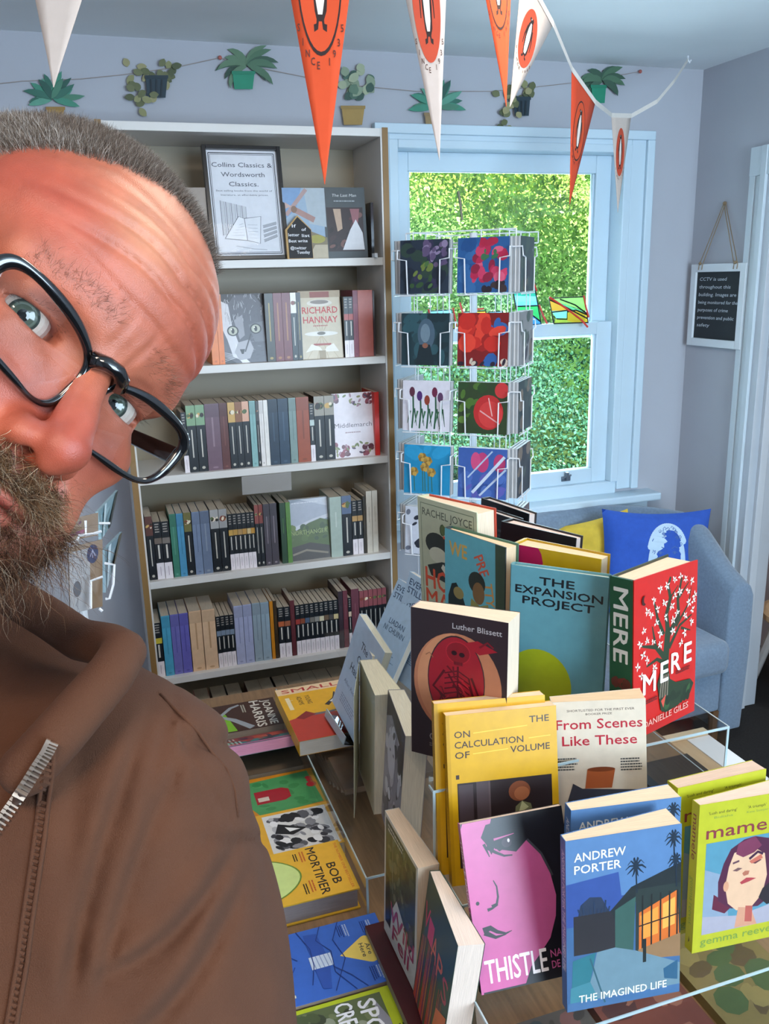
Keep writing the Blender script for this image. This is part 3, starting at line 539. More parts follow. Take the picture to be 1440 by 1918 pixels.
# ================================================================ STANDING BOOKS
def imagined(A):
    A.rect(0, 0, 1, 1, '3D5F86'); A.rect(0, .62, 1, 1, '54769E'); A.rect(0, .52, 1, .64, '34497C'); A.poly([(0, .5), (0, .75), (.45, .78), (.5, .5)], '344C88')
    A.poly([(.4, .5), (.1, .56), (.12, .62), (.2, .66), (.3, .65), (.36, .57)], '2A3548')
    A.rect(.06, .33, .42, .56, '2B2A2E'); A.poly([(.38, .56), (.56, .68), (1, .78), (1, .66), (.62, .6), (.42, .5)], '232A2C')
    A.poly([(.42, .56), (.6, .62), (.58, .3), (.42, .34)], '37564F'); A.rect(.6, .24, 1, .66, '2A3432')
    A.poly([(.63, .52), (.97, .62), (.99, .34), (.63, .3)], 'C8662A'); A.poly([(.64, .5), (.8, .54), (.8, .38), (.66, .36)], 'E58E3C'); A.poly([(.84, .55), (.95, .58), (.95, .42), (.84, .4)], 'F0A04A')
    for x in (.66, .74, .82, .90, .97): A.line([(x, .28), (x, .62)], .014, '1E2222')
    A.line([(.63, .44), (1, .48)], .012, '2A2420'); A.poly([(.62, .3), (1, .36), (1, .22), (.68, .24)], '8A6A4A')
    A.poly([(.42, .34), (.6, .3), (1, .18), (1, .0), (.12, 0), (.22, .2), (.26, .33)], '65808C'); A.poly([(.05, .3), (.25, .33), (.2, .16), (.04, .14)], '2A6A74'); A.poly([(.03, .14), (.2, .16), (.3, .0), (.02, 0)], '3E7A86')
    A.rect(0, 0, 1, .05, '41658C'); A.line([(.2, .3), (.33, .02)], .014, '2E5560')
    A.poly([(.85, .16), (.98, .2), (.98, .08), (.86, .1)], '2B5570'); A.line([(.68, .22), (.68, .36)], .03, '1C2626')
    for cx, cy, q in ((.60, .80, .09), (.93, .93, .08), (.95, .80, .07)):
        A.line([(cx, cy), (cx + .01, cy - .16)], .012, '1E2A36')
        for i in range(11): a = i * .62; A.line([(cx, cy), (cx + q * .6 * math.cos(a), cy + q * .55 * math.sin(a)), (cx + q * math.cos(a), cy + q * .5 * math.sin(a) - .02)], .022, '1E2C3A', .004)
    for i in range(9): A.line([(.12 + i * .03, .56), (.1 + i * .034, .6 + .03 * math.sin(i * 2))], .012, '26364E')
    A.text('ANDREW', .07, .875, .048, 'DDD9CE', w=.44, bold=3); A.text('PORTER', .07, .805, .048, 'DDD9CE', w=.40, bold=3)
    A.text('THE IMAGINED LIFE', .10, .045, .044, 'DDD9CE', w=.78, bold=3)
def imag_sp(A): A.rect(0, 0, 1, 1, '4A72A4'); A.text('ANDREW PORTER THE IMAGINED LIFE', .3, .93, .5 * A.W / A.H, 'C6CCD6', w=.7, bold=2, rot=-90)
def thistle(A):
    A.rect(0, 0, 1, 1, '17151A')
    A.poly([(0, 0), (0, .97), (.02, 1), (.3, 1), (.26, .93), (.3, .82), (.5, .78), (.62, .84), (.72, .76), (.80, .62), (.83, .48), (.80, .36), (.72, .24), (.6, .16), (.5, .1), (.42, 0)], 'B85488')
    A.poly([(.18, .90), (.24, .97), (.5, .99), (.66, .96), (.70, .86), (.58, .88), (.5, .83), (.42, .82), (.34, .8), (.3, .83), (.26, .79), (.22, .86)], '17151A')
    A.line([(.22, .84), (.3, .8), (.38, .77), (.46, .765)], .035, '17151A', .012); A.line([(.2, .86), (.24, .78)], .03, '17151A', .008)
    A.ell(.42, .845, .05, .03, '3A2A36', 12); A.line([(.3, .875), (.5, .89)], .02, 'B85488', .006); A.ell(.44, .855, .012, .012, 'DAD0D8', 8)
    A.line([(.2, .49), (.25, .50), (.27, .54), (.27, .6), (.245, .64)], .03, '17151A', .01); A.line([(.155, .475), (.2, .48), (.26, .495)], .03, '17151A', .012); A.ell(.07, .525, .018, .012, '17151A', 8)
    A.line([(.09, .36), (.16, .37), (.22, .34), (.3, .32), (.36, .33)], .06, '17151A', .006); A.line([(.1, .35), (.2, .31), (.3, .315)], .05, '17151A', .008)
    A.line([(.62, .84), (.74, .74), (.82, .60)], .022, '3A3A40'); A.rect(.02, .0, .6, .01, '17151A')
    A.text('THISTLE', .06, .055, .135, 'E9E2E4', w=.6, bold=2); A.text('NADIA', .70, .125, .045, 'B5568A', w=.25, bold=2); A.text('DE VRIES', .70, .06, .045, 'B5568A', w=.27, bold=2)
def this_sp(A): A.rect(0, 0, 1, 1, 'A8487E'); A.rect(0, 0, 1, .1, '17151A'); A.text('THISTLE NADIA DE VRIES', .15, .9, .7 * A.W / A.H, 'E8D8E2', w=.65, bold=2, rot=-90)
def mame(A):
    G = 'A9A824'; A.rect(0, 0, 1, 1, G)
    A.text("'Lush and daring'", .1, .925, .018, '4A4A1C', w=.3, bold=3); A.text('Bidisha', .16, .895, .014, '6E8240', w=.2, bold=1); A.text("'A triumph'", .52, .925, .018, '4A4A1C', w=.2, bold=3); A.text('Kate Sawyer', .51, .895, .014, '6E8240', w=.24, bold=1)
    A.text('mamele', .085, .765, .085, '7A3038', w=1.12 * .76, bold=2)
    A.rect(.09, .115, .93, .735, '4F8396'); A.poly([(.09, .115), (.09, .56), (.3, .5), (.4, .115)], '7E8FA0'); A.poly([(.09, .115), (.93, .115), (.93, .25), (.5, .2), (.09, .24)], '9A96A0')
    A.poly([(.28, .34), (.2, .38), (.19, .28), (.33, .235), (.42, .28), (.36, .34)], '5A1F34'); A.poly([(.25, .33), (.24, .46), (.29, .58), (.36, .67), (.5, .72), (.62, .73), (.78, .7), (.86, .6), (.86, .3), (.7, .24), (.4, .26)], '4A2038')
    A.poly([(.36, .3), (.32, .42), (.35, .55), (.4, .64), (.6, .66), (.74, .6), (.78, .45), (.74, .32), (.62, .24), (.46, .24)], 'CFA888'); A.poly([(.45, .12), (.48, .26), (.62, .24), (.7, .115)], 'C08A6E'); A.poly([(.56, .15), (.56, .26), (.64, .25), (.64, .14)], 'A85248')
    A.ell(.33, .42, .03, .035, 'C48E6E'); A.poly([(.42, .63), (.44, .7), (.62, .73), (.7, .66), (.62, .62), (.5, .6)], '6E3048')
    A.line([(.39, .57), (.46, .58)], .02, '5A3A48'); A.line([(.57, .58), (.66, .62), (.72, .6)], .028, '3A2038'); A.poly([(.39, .52), (.45, .535), (.5, .525), (.44, .51)], '6A4A4A'); A.poly([(.58, .555), (.65, .575), (.71, .56), (.64, .54)], '5A3038'); A.poly([(.57, .565), (.7, .6), (.72, .57), (.6, .545)], 'B5604E')
    A.poly([(.5, .49), (.53, .505), (.58, .5), (.57, .475), (.52, .47)], 'A5644E'); A.poly([(.48, .43), (.55, .455), (.6, .45), (.66, .44), (.58, .425), (.5, .415)], 'A03A40')
    A.poly([(.7, .3), (.74, .36), (.93, .44), (.93, .26), (.8, .24)], '232026'); A.text('gemma reeves', .08, .045, .05, '6E8A3C', w=.84, bold=2)
def mame_sp(A): A.rect(0, 0, 1, 1, 'A9A824'); A.text('mamele', .25, .92, .6 * A.W / A.H, '7A3038', w=.3, bold=2, rot=-90); A.text('gemma reeves', .3, .5, .5 * A.W / A.H, '6E8A3C', w=.32, rot=-90); A.poly([(.4, .05), (.6, .07), (.5, .1)], '3A3A1C')
def calc(A):
    A.rect(0, 0, 1, 1, 'C9980F'); A.rect(0, 0, .03, 1, 'B98A0C'); k = '3B2A22'
    A.text('THE', .93, .915, .038, k, bold=3, al='r', w=.18); A.text('ON', .07, .865, .038, k, bold=3, w=.14); A.line([(.24, .885), (.73, .9)], .008, 'E8B93C')
    A.text('CALCULATION', .07, .805, .038, k, bold=3, w=.62); A.line([(.74, .825), (.94, .83)], .008, 'E8B93C')
    A.text('OF', .07, .745, .038, k, bold=3, w=.13); A.line([(.23, .765), (.55, .775)], .008, 'E8B93C'); A.text('VOLUME', .93, .75, .038, k, bold=3, al='r', w=.36)
    A.rect(.07, .625, .1, .65, k); A.rect(.08, .1, .94, .60, '2A1E1E'); A.rect(.09, .1, .22, .59, '46383A'); A.rect(.25, .1, .36, .6, '4C3E40'); A.rect(.36, .1, .375, .6, '5A4A4A'); A.ell(.64, .52, .1, .06, '7A4228'); A.ell(.66, .505, .07, .04, '9A5A38'); A.poly([(.55, .1), (.6, .43), (.66, .46), (.74, .44), (.86, .1)], '6A6848'); A.poly([(.62, .38), (.66, .46), (.72, .42)], 'A8A478')
def calc_sp(A): A.rect(0, 0, 1, 1, 'B9890F'); A.text('ON THE CALCULATION OF VOLUME', .3, .9, .4 * A.W / A.H, '8A6A1C', w=.6, bold=1, rot=-90)
def scenes(A):
    A.rect(0, 0, 1, 1, 'D3C3AE'); A.text('SHORTLISTED FOR THE FIRST EVER', .52, .925, .016, '4A3A34', w=.72, bold=2, al='c'); A.text('BOOKER PRIZE', .5, .898, .014, '4A3A34', w=.28, bold=2, al='c')
    A.text('From Scenes', .5, .80, .07, 'B02A38', w=.92, bold=3, al='c'); A.text('Like These', .5, .68, .07, 'B02A38', w=.80, bold=3, al='c')
    A.greek(.04, .26, .58, .01, '4A4A48', 5, 2.0); A.greek(.72, .96, .565, .01, '4A4A48', 5, 2.0)
    A.poly([(.33, .36), (.36, .50), (.66, .50), (.62, .36)], 'A8562C'); A.ell(.51, .5, .15, .018, '7A3C1E'); A.poly([(.1, .2), (.2, .4), (.3, .36), (.9, .34), (.95, .1), (.08, .08)], '3A3A44')
def mere(A):
    A.rect(0, 0, 1, 1, 'BE1D16'); g = '24351F'
    A.line([(.5, .1), (.49, .3), (.51, .5), (.53, .62)], .1, g, .09); A.line([(.53, .6), (.5, .72), (.56, .82), (.52, .9), (.56, .95)], .07, g, .03); A.line([(.52, .58), (.7, .68), (.68, .8), (.74, .92)], .07, g, .03); A.line([(.55, .5), (.72, .62), (.92, .66)], .05, g, .015); A.line([(.5, .44), (.34, .54), (.12, .58)], .07, g, .02)
    A.line([(.46, .6), (.36, .72), (.3, .84)], .05, g, .02); A.line([(.47, .42), (.36, .46), (.2, .44)], .05, g, .02); A.line([(.66, .62), (.86, .74), (.9, .84)], .03, g, .01); A.line([(.34, .54), (.28, .68)], .04, g, .015); A.line([(.7, .8), (.86, .88)], .03, g, .01); A.line([(.56, .82), (.68, .88)], .02, g, .01); A.line([(.74, .6), (.9, .56)], .03, g, .01)
    r = random.Random(4); W_ = 'E9E1D6'
    for cx, cy in [(.3, .86), (.4, .92), (.2, .8), (.26, .77), (.36, .79), (.15, .68), (.34, .7), (.4, .62), (.1, .6), (.2, .6), (.3, .58), (.06, .45), (.12, .38), (.2, .47), (.32, .4), (.5, .93), (.62, .95), (.72, .96), (.8, .93), (.9, .9), (.84, .84), (.62, .84), (.58, .78), (.66, .72), (.6, .68), (.86, .76), (.92, .7), (.8, .68), (.9, .62), (.8, .56), (.6, .6), (.95, .8), (.74, .5), (.46, .82), (.14, .52), (.48, .72), (.7, .86), (.93, .76), (.4, .55)]:
        cy = cy * .93 + .04
        for i in range(5): a = i * 1.257 + r.uniform(0, 1); q = r.uniform(.035, .055); A.poly([(cx, cy), (cx + q * .5 * math.cos(a - .4), cy + q * .32 * math.sin(a - .4)), (cx + q * math.cos(a), cy + q * .64 * math.sin(a)), (cx + q * .5 * math.cos(a + .4), cy + q * .32 * math.sin(a + .4))], W_)
        A.ell(cx, cy, .008, .006, '6A5A2A', 6)
    A.poly([(.42, .12), (.36, .3), (.44, .42), (.52, .42), (.56, .3), (.66, .26), (.9, .24), (.96, .2), (.9, .14), (.7, .1), (.5, .09)], g); A.blobs(.45, .1, .92, .22, 12, ['31502A', '1C2A18'], .04, .07, random.Random(1))
    for i in range(7): A.line([(.43 + i * .017, .34), (.40 + i * .02, .2)], .012, ['8A7A68', '4A4034'][i % 2])
    A.poly([(.42, .18), (.5, .21), (.46, .13)], 'C44A3A'); A.ell(.14, .86, .035, .03, '3A1410', 16); A.ell(.165, .865, .03, .026, 'BE1D16', 16)
    for ch, x, y, ww in (('M', .14, .27, .19), ('E', .41, .30, .12), ('R', .58, .33, .15), ('E', .79, .36, .12)): A.text(ch, x, y, .13, 'EDE3D8', bold=4, w=ww)
    A.greek(.66, .9, .325, .008, '6A1410', 2, 1.8); A.greek(.1, .38, .22, .008, '6A1410', 2, 1.8); A.text('DANIELLE GILES', .15, .055, .04, 'E2A090', w=.72, bold=2)
def mere_sp(A):
    A.rect(0, 0, 1, 1, '1F4A30'); A.text('MERE', .18, .94, .62 * A.W / A.H, 'C9C6BE', w=.46, bold=4, rot=-90); A.blobs(.05, .24, .95, .46, 16, ['5A2A20', '6A2A22', '163A22'], .12, .25, random.Random(3)); A.poly([(0, .2), (1, .28), (1, .1), (0, .12)], '7A1E18'); A.text('GILES', .3, .13, .4 * A.W / A.H, 'B5B0A6', w=.09, rot=-90)
def expan(A):
    A.rect(0, 0, 1, 1, '5C8F99'); k = '1B1F24'
    A.text('THE', .48, .885, .055, k, w=.36, bold=6, al='c'); A.text('EXPANSION', .5, .81, .055, k, w=.9, bold=6, al='c'); A.text('PROJECT', .5, .735, .055, k, w=.74, bold=6, al='c'); A.ell(.32, .14, .36, .27, '97A01C', 40); A.greek(.1, .5, .6, .012, '5C8F99', 1)
def bliss(A):
    A.rect(0, 0, 1, 1, '2B1D20'); A.text('Luther Blissett', .94, .905, .036, 'A8A0A0', w=.5, bold=2, al='r'); A.ell(.49, .53, .46, .345, 'A8694A', 40); A.ell(.47, .54, .40, .33, 'B87A56', 40, 90, 270)
    A.ell(.48, .56, .30, .30, '2B1D20', 36); A.ell(.48, .56, .29, .29, '8E1420', 36); A.poly([(.55, .82), (.7, .85), (.9, .8), (.72, .76)], '8E1420')
    r = random.Random(11)
    A.ell(.50, .75, .13, .075, 'A31C28', 18); A.ell(.50, .75, .12, .068, '7A1019', 18); A.poly([(.44, .72), (.56, .72), (.55, .665), (.46, .665)], '7A1019'); A.ell(.46, .745, .03, .016, '24050A', 9); A.ell(.54, .74, .03, .016, '24050A', 9)
    for i in range(6): A.line([(.465 + i * .015, .69), (.465 + i * .015, .67)], .006, '24050A')
    for i in range(6): A.line([(.36, .60 - i * .035), (.5, .63 - i * .035), (.62, .59 - i * .035)], .014, '4E0A12')
    A.line([(.5, .66), (.5, .40)], .02, '4E0A12'); A.line([(.36, .62), (.24, .5), (.4, .42)], .025, '4E0A12'); A.line([(.64, .6), (.72, .48), (.52, .40)], .025, '4E0A12')
    for i in range(16): x = r.uniform(.3, .62); y = r.uniform(.36, .66); A.line([(x, y), (x + r.uniform(-.06, .12), y + r.uniform(-.08, .02)), (x + r.uniform(0, .14), y - r.uniform(.02, .12))], .02, r.choice(['4E0A12', '5E0E16', 'A8202A']), .006)
    A.line([(.4, .6), (.66, .34)], .02, '4E0A12'); A.line([(.72, .81), (.8, .85), (.86, .82)], .02, '6A0E18'); A.line([(.16, .7), (.2, .72), (.24, .69)], .01, '8A5A40')
    A.text('Q', .2, .12, .05, '8A8484', bold=1); A.greek(.2, .5, .09, .008, '6A6464', 2)
def bliss_sp(A): A.rect(0, 0, 1, 1, '9A8A8C'); A.blobs(0, 0, 1, 1, 40, ['6E5A62', 'B5A8A8', '4A3A46', '8A7684'], .1, .3, random.Random(2))
def pinkyel(A):
    A.rect(0, 0, 1, 1, 'B39312'); A.poly([(0, .4), (0, 1), (.3, 1), (.34, .96), (.36, .9), (.35, .86), (.4, .83), (.42, .78), (.5, .74), (.55, .6), (.4, .4)], 'A61B4E'); A.greek(.56, .8, .76, .02, '8A6E10', 1)
def joyce(A):
    A.rect(0, 0, 1, 1, 'B9BDA0'); A.rect(.05, .04, .95, .965, '5A6A50'); A.rect(.058, .045, .942, .960, 'B9BDA0')
    A.text('RACHEL JOYCE', .5, .875, .055, '4A4E40', w=.84, bold=1, al='c'); A.blobs(.36, .76, .6, .84, 8, ['3A4A2A', '5A6A3A'], .04, .07, random.Random(1))
    A.ell(.32, .68, .2, .085, '26291F'); A.poly([(.3, .72), (.7, .72), (.84, .62), (.7, .56), (.3, .58)], '26291F'); A.ell(.34, .6, .16, .06, 'C8C8B0'); A.poly([(.14, .5), (.4, .56), (.75, .58), (.9, .45), (.6, .4), (.2, .43)], '2A2E26'); A.line([(.4, .53), (.66, .41)], .06, 'D5D4C4', .12)
    A.text('THE', .44, .64, .12, 'D8512C', w=.46, bold=4); A.text('HOME', .1, .335, .15, 'D8512C', w=.8, bold=4); A.text('MADE', .1, .2, .12, 'D8512C', w=.8, bold=4); A.text('GOD', .1, .07, .1, 'D8512C', w=.7, bold=4)
def wepr(A):
    A.rect(0, 0, 1, 1, '5FA3AE'); A.poly([(.86, .4), (.84, 1), (1, 1), (1, .4)], '3C4A38')
    A.text('WE', .08, .80, .11, 'C29A4E', w=.3, bold=5, rot=14 * 0); A.text('PRE', .50, .84, .10, 'C4553A', bold=4, rot=-62, sx=.75); A.text('TTY', .66, .66, .09, 'C08A4A', bold=4, rot=-78, sx=.8)
    A.poly([(.05, .0), (.06, .45), (.12, .56), (.2, .58), (.3, .5), (.44, .3), (.4, 0)], '1E2826'); A.ell(.24, .5, .09, .05, '8A7A4A'); A.ell(.55, .64, .14, .09, '2A2E26'); A.ell(.58, .56, .1, .09, '7A5A36'); A.poly([(.42, .3), (.46, .5), (.6, .46), (.74, .5), (.8, .3), (.8, 0), (.45, 0)], '8A8448')
    for i in range(6): A.line([(.48 + i * .05, .4), (.46 + i * .055, .05)], .012, '6E6A38')
    A.poly([(.2, .22), (.3, .3), (.45, .26), (.52, .16), (.3, .12)], 'B84A34')
def navyart(A): A.rect(0, 0, 1, 1, '1A2030'); A.greek(.2, .9, .84, .02, '8A90A0', 3, 1.8); A.greek(.3, .6, .5, .015, '6A7080', 2)
def blackart(A): A.rect(0, 0, 1, 1, '17181D'); A.greek(.1, .9, .85, .022, '3A3C44', 3, 2)
def wild(A):
    A.rect(0, 0, 1, 1, 'C9C3B6'); A.poly([(.04, .12), (.04, .97), (.95, .97), (.95, .36), (.8, .22), (.62, .36), (.4, .44), (.28, .32), (.2, .1)], '34402E'); A.blobs(.06, .4, .93, .95, 60, ['3E4C34', '2A3426', '56604A', '48503A', '262C26', '6A6A50'], .04, .09, random.Random(6))
    A.poly([(.05, .1), (.05, .5), (.18, .5), (.2, .12)], '1C201C'); A.blobs(.68, .3, .93, .46, 8, ['26344E', '1E2A3E'], .05, .09, random.Random(5)); A.greek(.12, .6, .93, .016, 'C9C3B6', 2, 2); A.line([(.28, .44), (.28, .9)], .012, '8A8A7A')
    A.text('Wild', .2, .21, .15, 'A83A58', w=.72, bold=3, shear=.1); A.text('Fell', .28, .07, .13, 'A83A58', w=.5, bold=3, shear=.1)
def vaps(A):
    A.rect(0, 0, 1, 1, '2E4A40'); r = random.Random(9)
    for i, (ch, x) in enumerate(zip('VIAPS', (.03, .2, .36, .56, .76))):
        A.text(ch, x, .62 - .035 * i, .17, ['D8365A', 'D84068', 'E0604A', 'E06A3C', 'C8405A'][i], w=.17, bold=1)
    for i in range(26):
        x = .03 + i * .036; A.line([(x, .0), (x + .03, .62 - abs(x - .3) * .35)], .028, ['D8402C', 'E2583A', 'A82E5E', 'E07A34', '7A2A4E', '4A6A34'][i % 6], .008)
    A.poly([(.62, 0), (.7, .34), (.98, .44), (1, .2), (.9, .0)], 'E2682C'); A.poly([(.75, 0), (.82, .2), (1, .26), (1, 0)], '4A6A34')
def every(A):
    A.rect(0, 0, 1, 1, 'A9C4DC'); k = '2A4468'
    A.text('EVERY ONE', .5, .89, .06, k, w=.86, bold=4, al='c'); A.text('STILL HERE', .5, .81, .06, k, w=.86, bold=4, al='c'); A.text('LIADAN', .5, .56, .055, k, w=.5, bold=3, al='c'); A.text('NI CHUINN', .5, .48, .055, k, w=.66, bold=3, al='c'); A.greek(.15, .85, .28, .01, '6A8AAA', 5, 2)
def haunts(A):
    A.rect(0, 0, 1, 1, 'BFD0E2'); k = '2E3A50'
    A.text('The', .46, .76, .075, k, bold=3, al='c'); A.text('Old', .46, .62, .075, k, bold=3, al='c'); A.text('Haunts', .46, .48, .08, k, bold=3, al='c'); A.text('Allan Radcliffe', .46, .32, .04, '6A7A98', w=.6, bold=1, al='c'); A.greek(.2, .75, .2, .012, '8A9AB4', 4, 2.2)
def woman(A):
    A.rect(0, 0, 1, 1, '8A8690'); A.blobs(0, 0, 1, 1, 46, ['5A5660', 'B5B2BA', '3A3842', '9A96A0', 'D0CED4'], .06, .16, random.Random(12)); A.ell(.4, .62, .22, .16, 'C6C2C8'); A.poly([(.0, .8), (.3, .9), (.8, .84), (1, .6), (1, 1), (0, 1)], '2E2C36'); A.line([(.3, .64), (.36, .65)], .03, '2A2830'); A.line([(.48, .66), (.54, .66)], .03, '2A2830')
GR = None
def sb(name, label, w, h, t0, t1, x, y, z, yaw, lean, roll, K=None, **k):
    if K is None: K = {'i': K2, 't': K2, 'm': K2, 'c': KC, 's': KC, 'w2': 1, 'v': 1, 'y': K1, 'h': K1, 'g': K1, 'o': K1}.get(name, K3)
    w *= K; h *= K; t0 *= K; t1 *= K; x *= K; y *= K; z = lv(z, K)
    return book('book', label, w, h, t0, stand(x, y, z + .0005 + (max(0, -math.sin(roll * RAD)) + max(0, math.sin(roll * RAD))) * w / 2, yaw, lean, roll), t1=t1, **k)
sb('i', 'blue paperback with a lit villa and palms, front copy on the front riser', .131, .203, .0137, .034, .478, .657, R2o, -7.9, 4.8, .5, cover='4A72A4', art=imagined, sart=imag_sp, pages='DDC9AC', group='blue villa paperbacks')
sb('i', 'second copy of the blue villa paperback, mostly hidden behind the front one', .131, .201, .0174, .030, .507, .7066, R2o, -8.0, 3.6, -.8, cover='4A72A4', art=imagined, sart=imag_sp, pages='DDC9AC', group='blue villa paperbacks')
sb('t', 'slim pink and black paperback with a woman\'s face and white capitals', .1225, .187, .009, .009, .397, .7128, R2o, -6.3, 19.8, 1.7, cover='17151A', spine='A8487E', art=thistle, sart=this_sp, pages='C9B8AE')
sb('m', 'lime green paperback with a painted woman, front copy at the right edge', .1235, .186, .0137, .03, .650, .6825, R2o, -3.0, 5, -2.2, cover='A9A824', art=mame, sart=mame_sp, pages='DCC6B6', group='lime green paperbacks')
sb('m', 'lime green paperback behind the front copy at the right edge', .1252, .1935, .0195, .0241, .6484, .7186, R2o, 0, 3.9, -1, cover='A9A824', art=mame, sart=mame_sp, pages='D0B8A4', group='lime green paperbacks')
sb('c', 'mustard yellow paperback with brown capitals and a dark photograph, front copy', .1488, .2287, .016, .0222, .4475, .8806, R2o, -9, 10.6, -.6, cover='C9980F', spine='B9890F', art=calc, sart=calc_sp, pages='DCC4A6', group='mustard yellow paperbacks')
sb('c', 'mustard yellow paperback standing behind the front copy', .1510, .2345, .014, .020, .4390, .9050, R2o, -9, 9.5, -1.2, cover='C9980F', spine='B9890F', art=calc, sart=calc_sp, pages='DCC4A6', group='mustard yellow paperbacks')
sb('s', 'beige paperback with red serif title, right of the mustard yellow books', .127, .2050, .02, .034, .613, .915, R2o, -22, 3, 3.2, cover='D3C3AE', art=scenes, pages='D8BE9C')
sb('r', 'red hardback with a green blossoming tree and green spine', .1521, .2386, .0393, .052, .7463, .9671, R3o, 19.3, 3.9, -1.4, hard=True, cover='BE1D16', spine='1F4A30', back='2E3A30', art=mere, sart=mere_sp, pages='DCC8AE')
sb('e', 'teal hardback with black capitals and a lime circle', .1466, .2253, .0142, .016, .625, 1.0808, R3o, -43.5, -2, -1.2, hard=True, cover='5C8F99', art=expan, pages='DAD2BE')
sb('n', 'dark navy paperback just behind the teal hardback', .129, .213, .014, .014, .630, 1.095, R3o, -45, 1.5, 0, cover='1A2030', art=navyart, pages='D5C2A8')
sb('b', 'thick dark brown paperback with a red figure in a pale ring', .1403, .2182, .030, .046, .4216, .9865, R3o, -46.5, 1.5, 0, cover='2B1D20', spine='9A8A8C', art=bliss, sart=bliss_sp, pages='D9C6AE')
sb('p', 'yellow hardback with a magenta patch, behind the teal hardback', .1512, .2331, .045, .0348, .6500, 1.1350, R3o, -56.0, 1.7, .3, hard=True, cover='B39312', back='A8861A', art=pinkyel, pages='DBC3A0')
ZJ = .99
for x, y, ya, c, l in ((.548, 1.311, -74, '6A5A48', 'brown book lying flat under the thick green-grey hardback'), (.5512, 1.219, -70, '4A5A58', 'grey-green book lying flat under the turquoise hardback')):
    x *= K3; y *= K3; b_ = stand(x, y, R3, ya, 0); U_ = b_.col[0].xyz; B_ = Vector((0, 0, -1)); Rr = B_.cross(U_); zz = lv(ZJ, K3); o = Vector((x, y, zz)) - U_ * .06 + b_.col[1].xyz * .018
    book('book', l, .032, .12, zz - R3 - .001, Matrix(((Rr.x, B_.x, U_.x, o.x), (Rr.y, B_.y, U_.y, o.y), (Rr.z, B_.z, U_.z, o.z), (0, 0, 0, 1))), cover=c, hard=True)
sb('j', 'thick pale green hardback with orange lettering and a red back board', .162, .244, .026, .042, .548, 1.311, ZJ, -74.3, -1, 1.2, hard=True, cover='B9BDA0', back='B8402A', art=joyce, pages='D8C6AE')
sb('w', 'turquoise hardback with two figures and orange hand lettering', .138, .2130, .016, .030, .5512, 1.219, ZJ, -70, -1, -1.2, hard=True, cover='2E3A40', back='3E6A58', art=wepr, pages='D8BE9C')
sb('k', 'black hardback nearest the yellow cushion', .1500, .2313, .036, .0226, .6763, 1.2585, R3o, -61.7, 3.0, -.9, hard=True, cover='17181D', art=blackart, pages='D9C6BC')
sb('k', 'black hardback in the middle of the three dark books', .1424, .2195, .022, .0208, .6679, 1.4406, R3o, -72.7, 3.5, -1.4, hard=True, cover='1C1E26', art=blackart, pages='D0C4BC')
sb('k', 'black hardback furthest back, below the postcard rack', .1404, .2165, .0221, .0208, .7232, 1.4772, R3o, -75.5, 2, -1.2, hard=True, cover='1E2026', art=blackart, pages='CFC0B8')
sb('w2', 'paperback with dark woodland picture and crimson script, in front of the long riser', .1327, .2037, .0219, .03, .327, .9797, .6603, -89.7, 1.6, -.9, cover='C9C3B6', art=wild, pages='CDB49A')
sb('v', 'green paperback with tall pink and orange letters, nearest the camera', .1287, .1975, .0143, .0338, .3168, .8509, .6599, -96.5, 6.8, -2.6, cover='2E4A40', art=vaps, pages='D8C6B8')
sb('y', 'pale blue paperback with navy capitals leaning far back, front copy', .1291, .1982, .012, .012, .4697, 1.5223, R1o, -82.8, 28.4, 1.0, cover='A9C4DC', art=every, pages='C9C4B8', group='pale blue paperbacks')
sb('y', 'pale blue paperback behind the front copy of the same book', .1351, .2074, .012, .012, .5112, 1.4847, R1o, -78.6, 17.4, -3, cover='A9C4DC', art=every, pages='C9C4B8', group='pale blue paperbacks')
sb('h', 'light blue paperback with a dark title on a sloping clear holder', .1180, .1800, .014, .014, .3420, 1.2950, .8640, -84, 14, -12, cover='BFD0E2', art=haunts, pages='C9C6B4', group='light blue paperbacks on the holder')
sb('h', 'cream-edged paperback behind the light blue one', .1200, .1850, .02, .02, .3720, 1.2950, .8340, -95.5, 4, 0, cover='BFD0E2', pages='CFCAB4', group='light blue paperbacks on the holder')
bp_ = sb('g', 'thick cream-paged paperback with its front cover sprung open', .1265, .1942, .0275, .0425, .3355, 1.1456, R1o, -97.2, 2.3, 1.0, cover='CDC9B4', pages='D6CFB8')
MB().add([tuple(v * K1 for v in p) for p in [(-.0632, -.001, .002), (.066, -.030, -.0), (.05, -.028, .19), (-.0632, -.001, .1935), (-.0632, -.0016, .002), (.066, -.0308, -.0), (.05, -.0288, .19), (-.0632, -.0016, .1935)]], [(0, 1, 2, 3), (7, 6, 5, 4), (0, 4, 5, 1), (1, 5, 6, 2), (2, 6, 7, 3)], 'B9BBA6').build('sprung_cover', MATT, bp_)
sb('o', 'paperback with a black and white photograph and cream pages', .1306, .2005, .0241, .0314, .330, 1.0250, R1o, -99, 4.6, -.7, cover='8A8690', art=woman, pages='D0CAB8')
# clear sloping holder under the light blue book
e = tag(empty('book_holder', stand(.3360 * K1, 1.2950 * K1, lv(.8620, K1), -88, 18)), 'clear acrylic sloping book holder standing on the yellow and red book', 'holder')
SM = glass('smoky_clear_acrylic', (.72, .75, .78), 1.5, 1.6)
MB().box(-.062, .062, .017, .020, .002, .145).build('back_plate', SM, e); MB().box(-.062, .062, -.012, .017, 0, .003).build('ledge', SM, e); MB().box(-.062, .062, -.014, -.012, 0, .016).build('lip', EDGE, e)
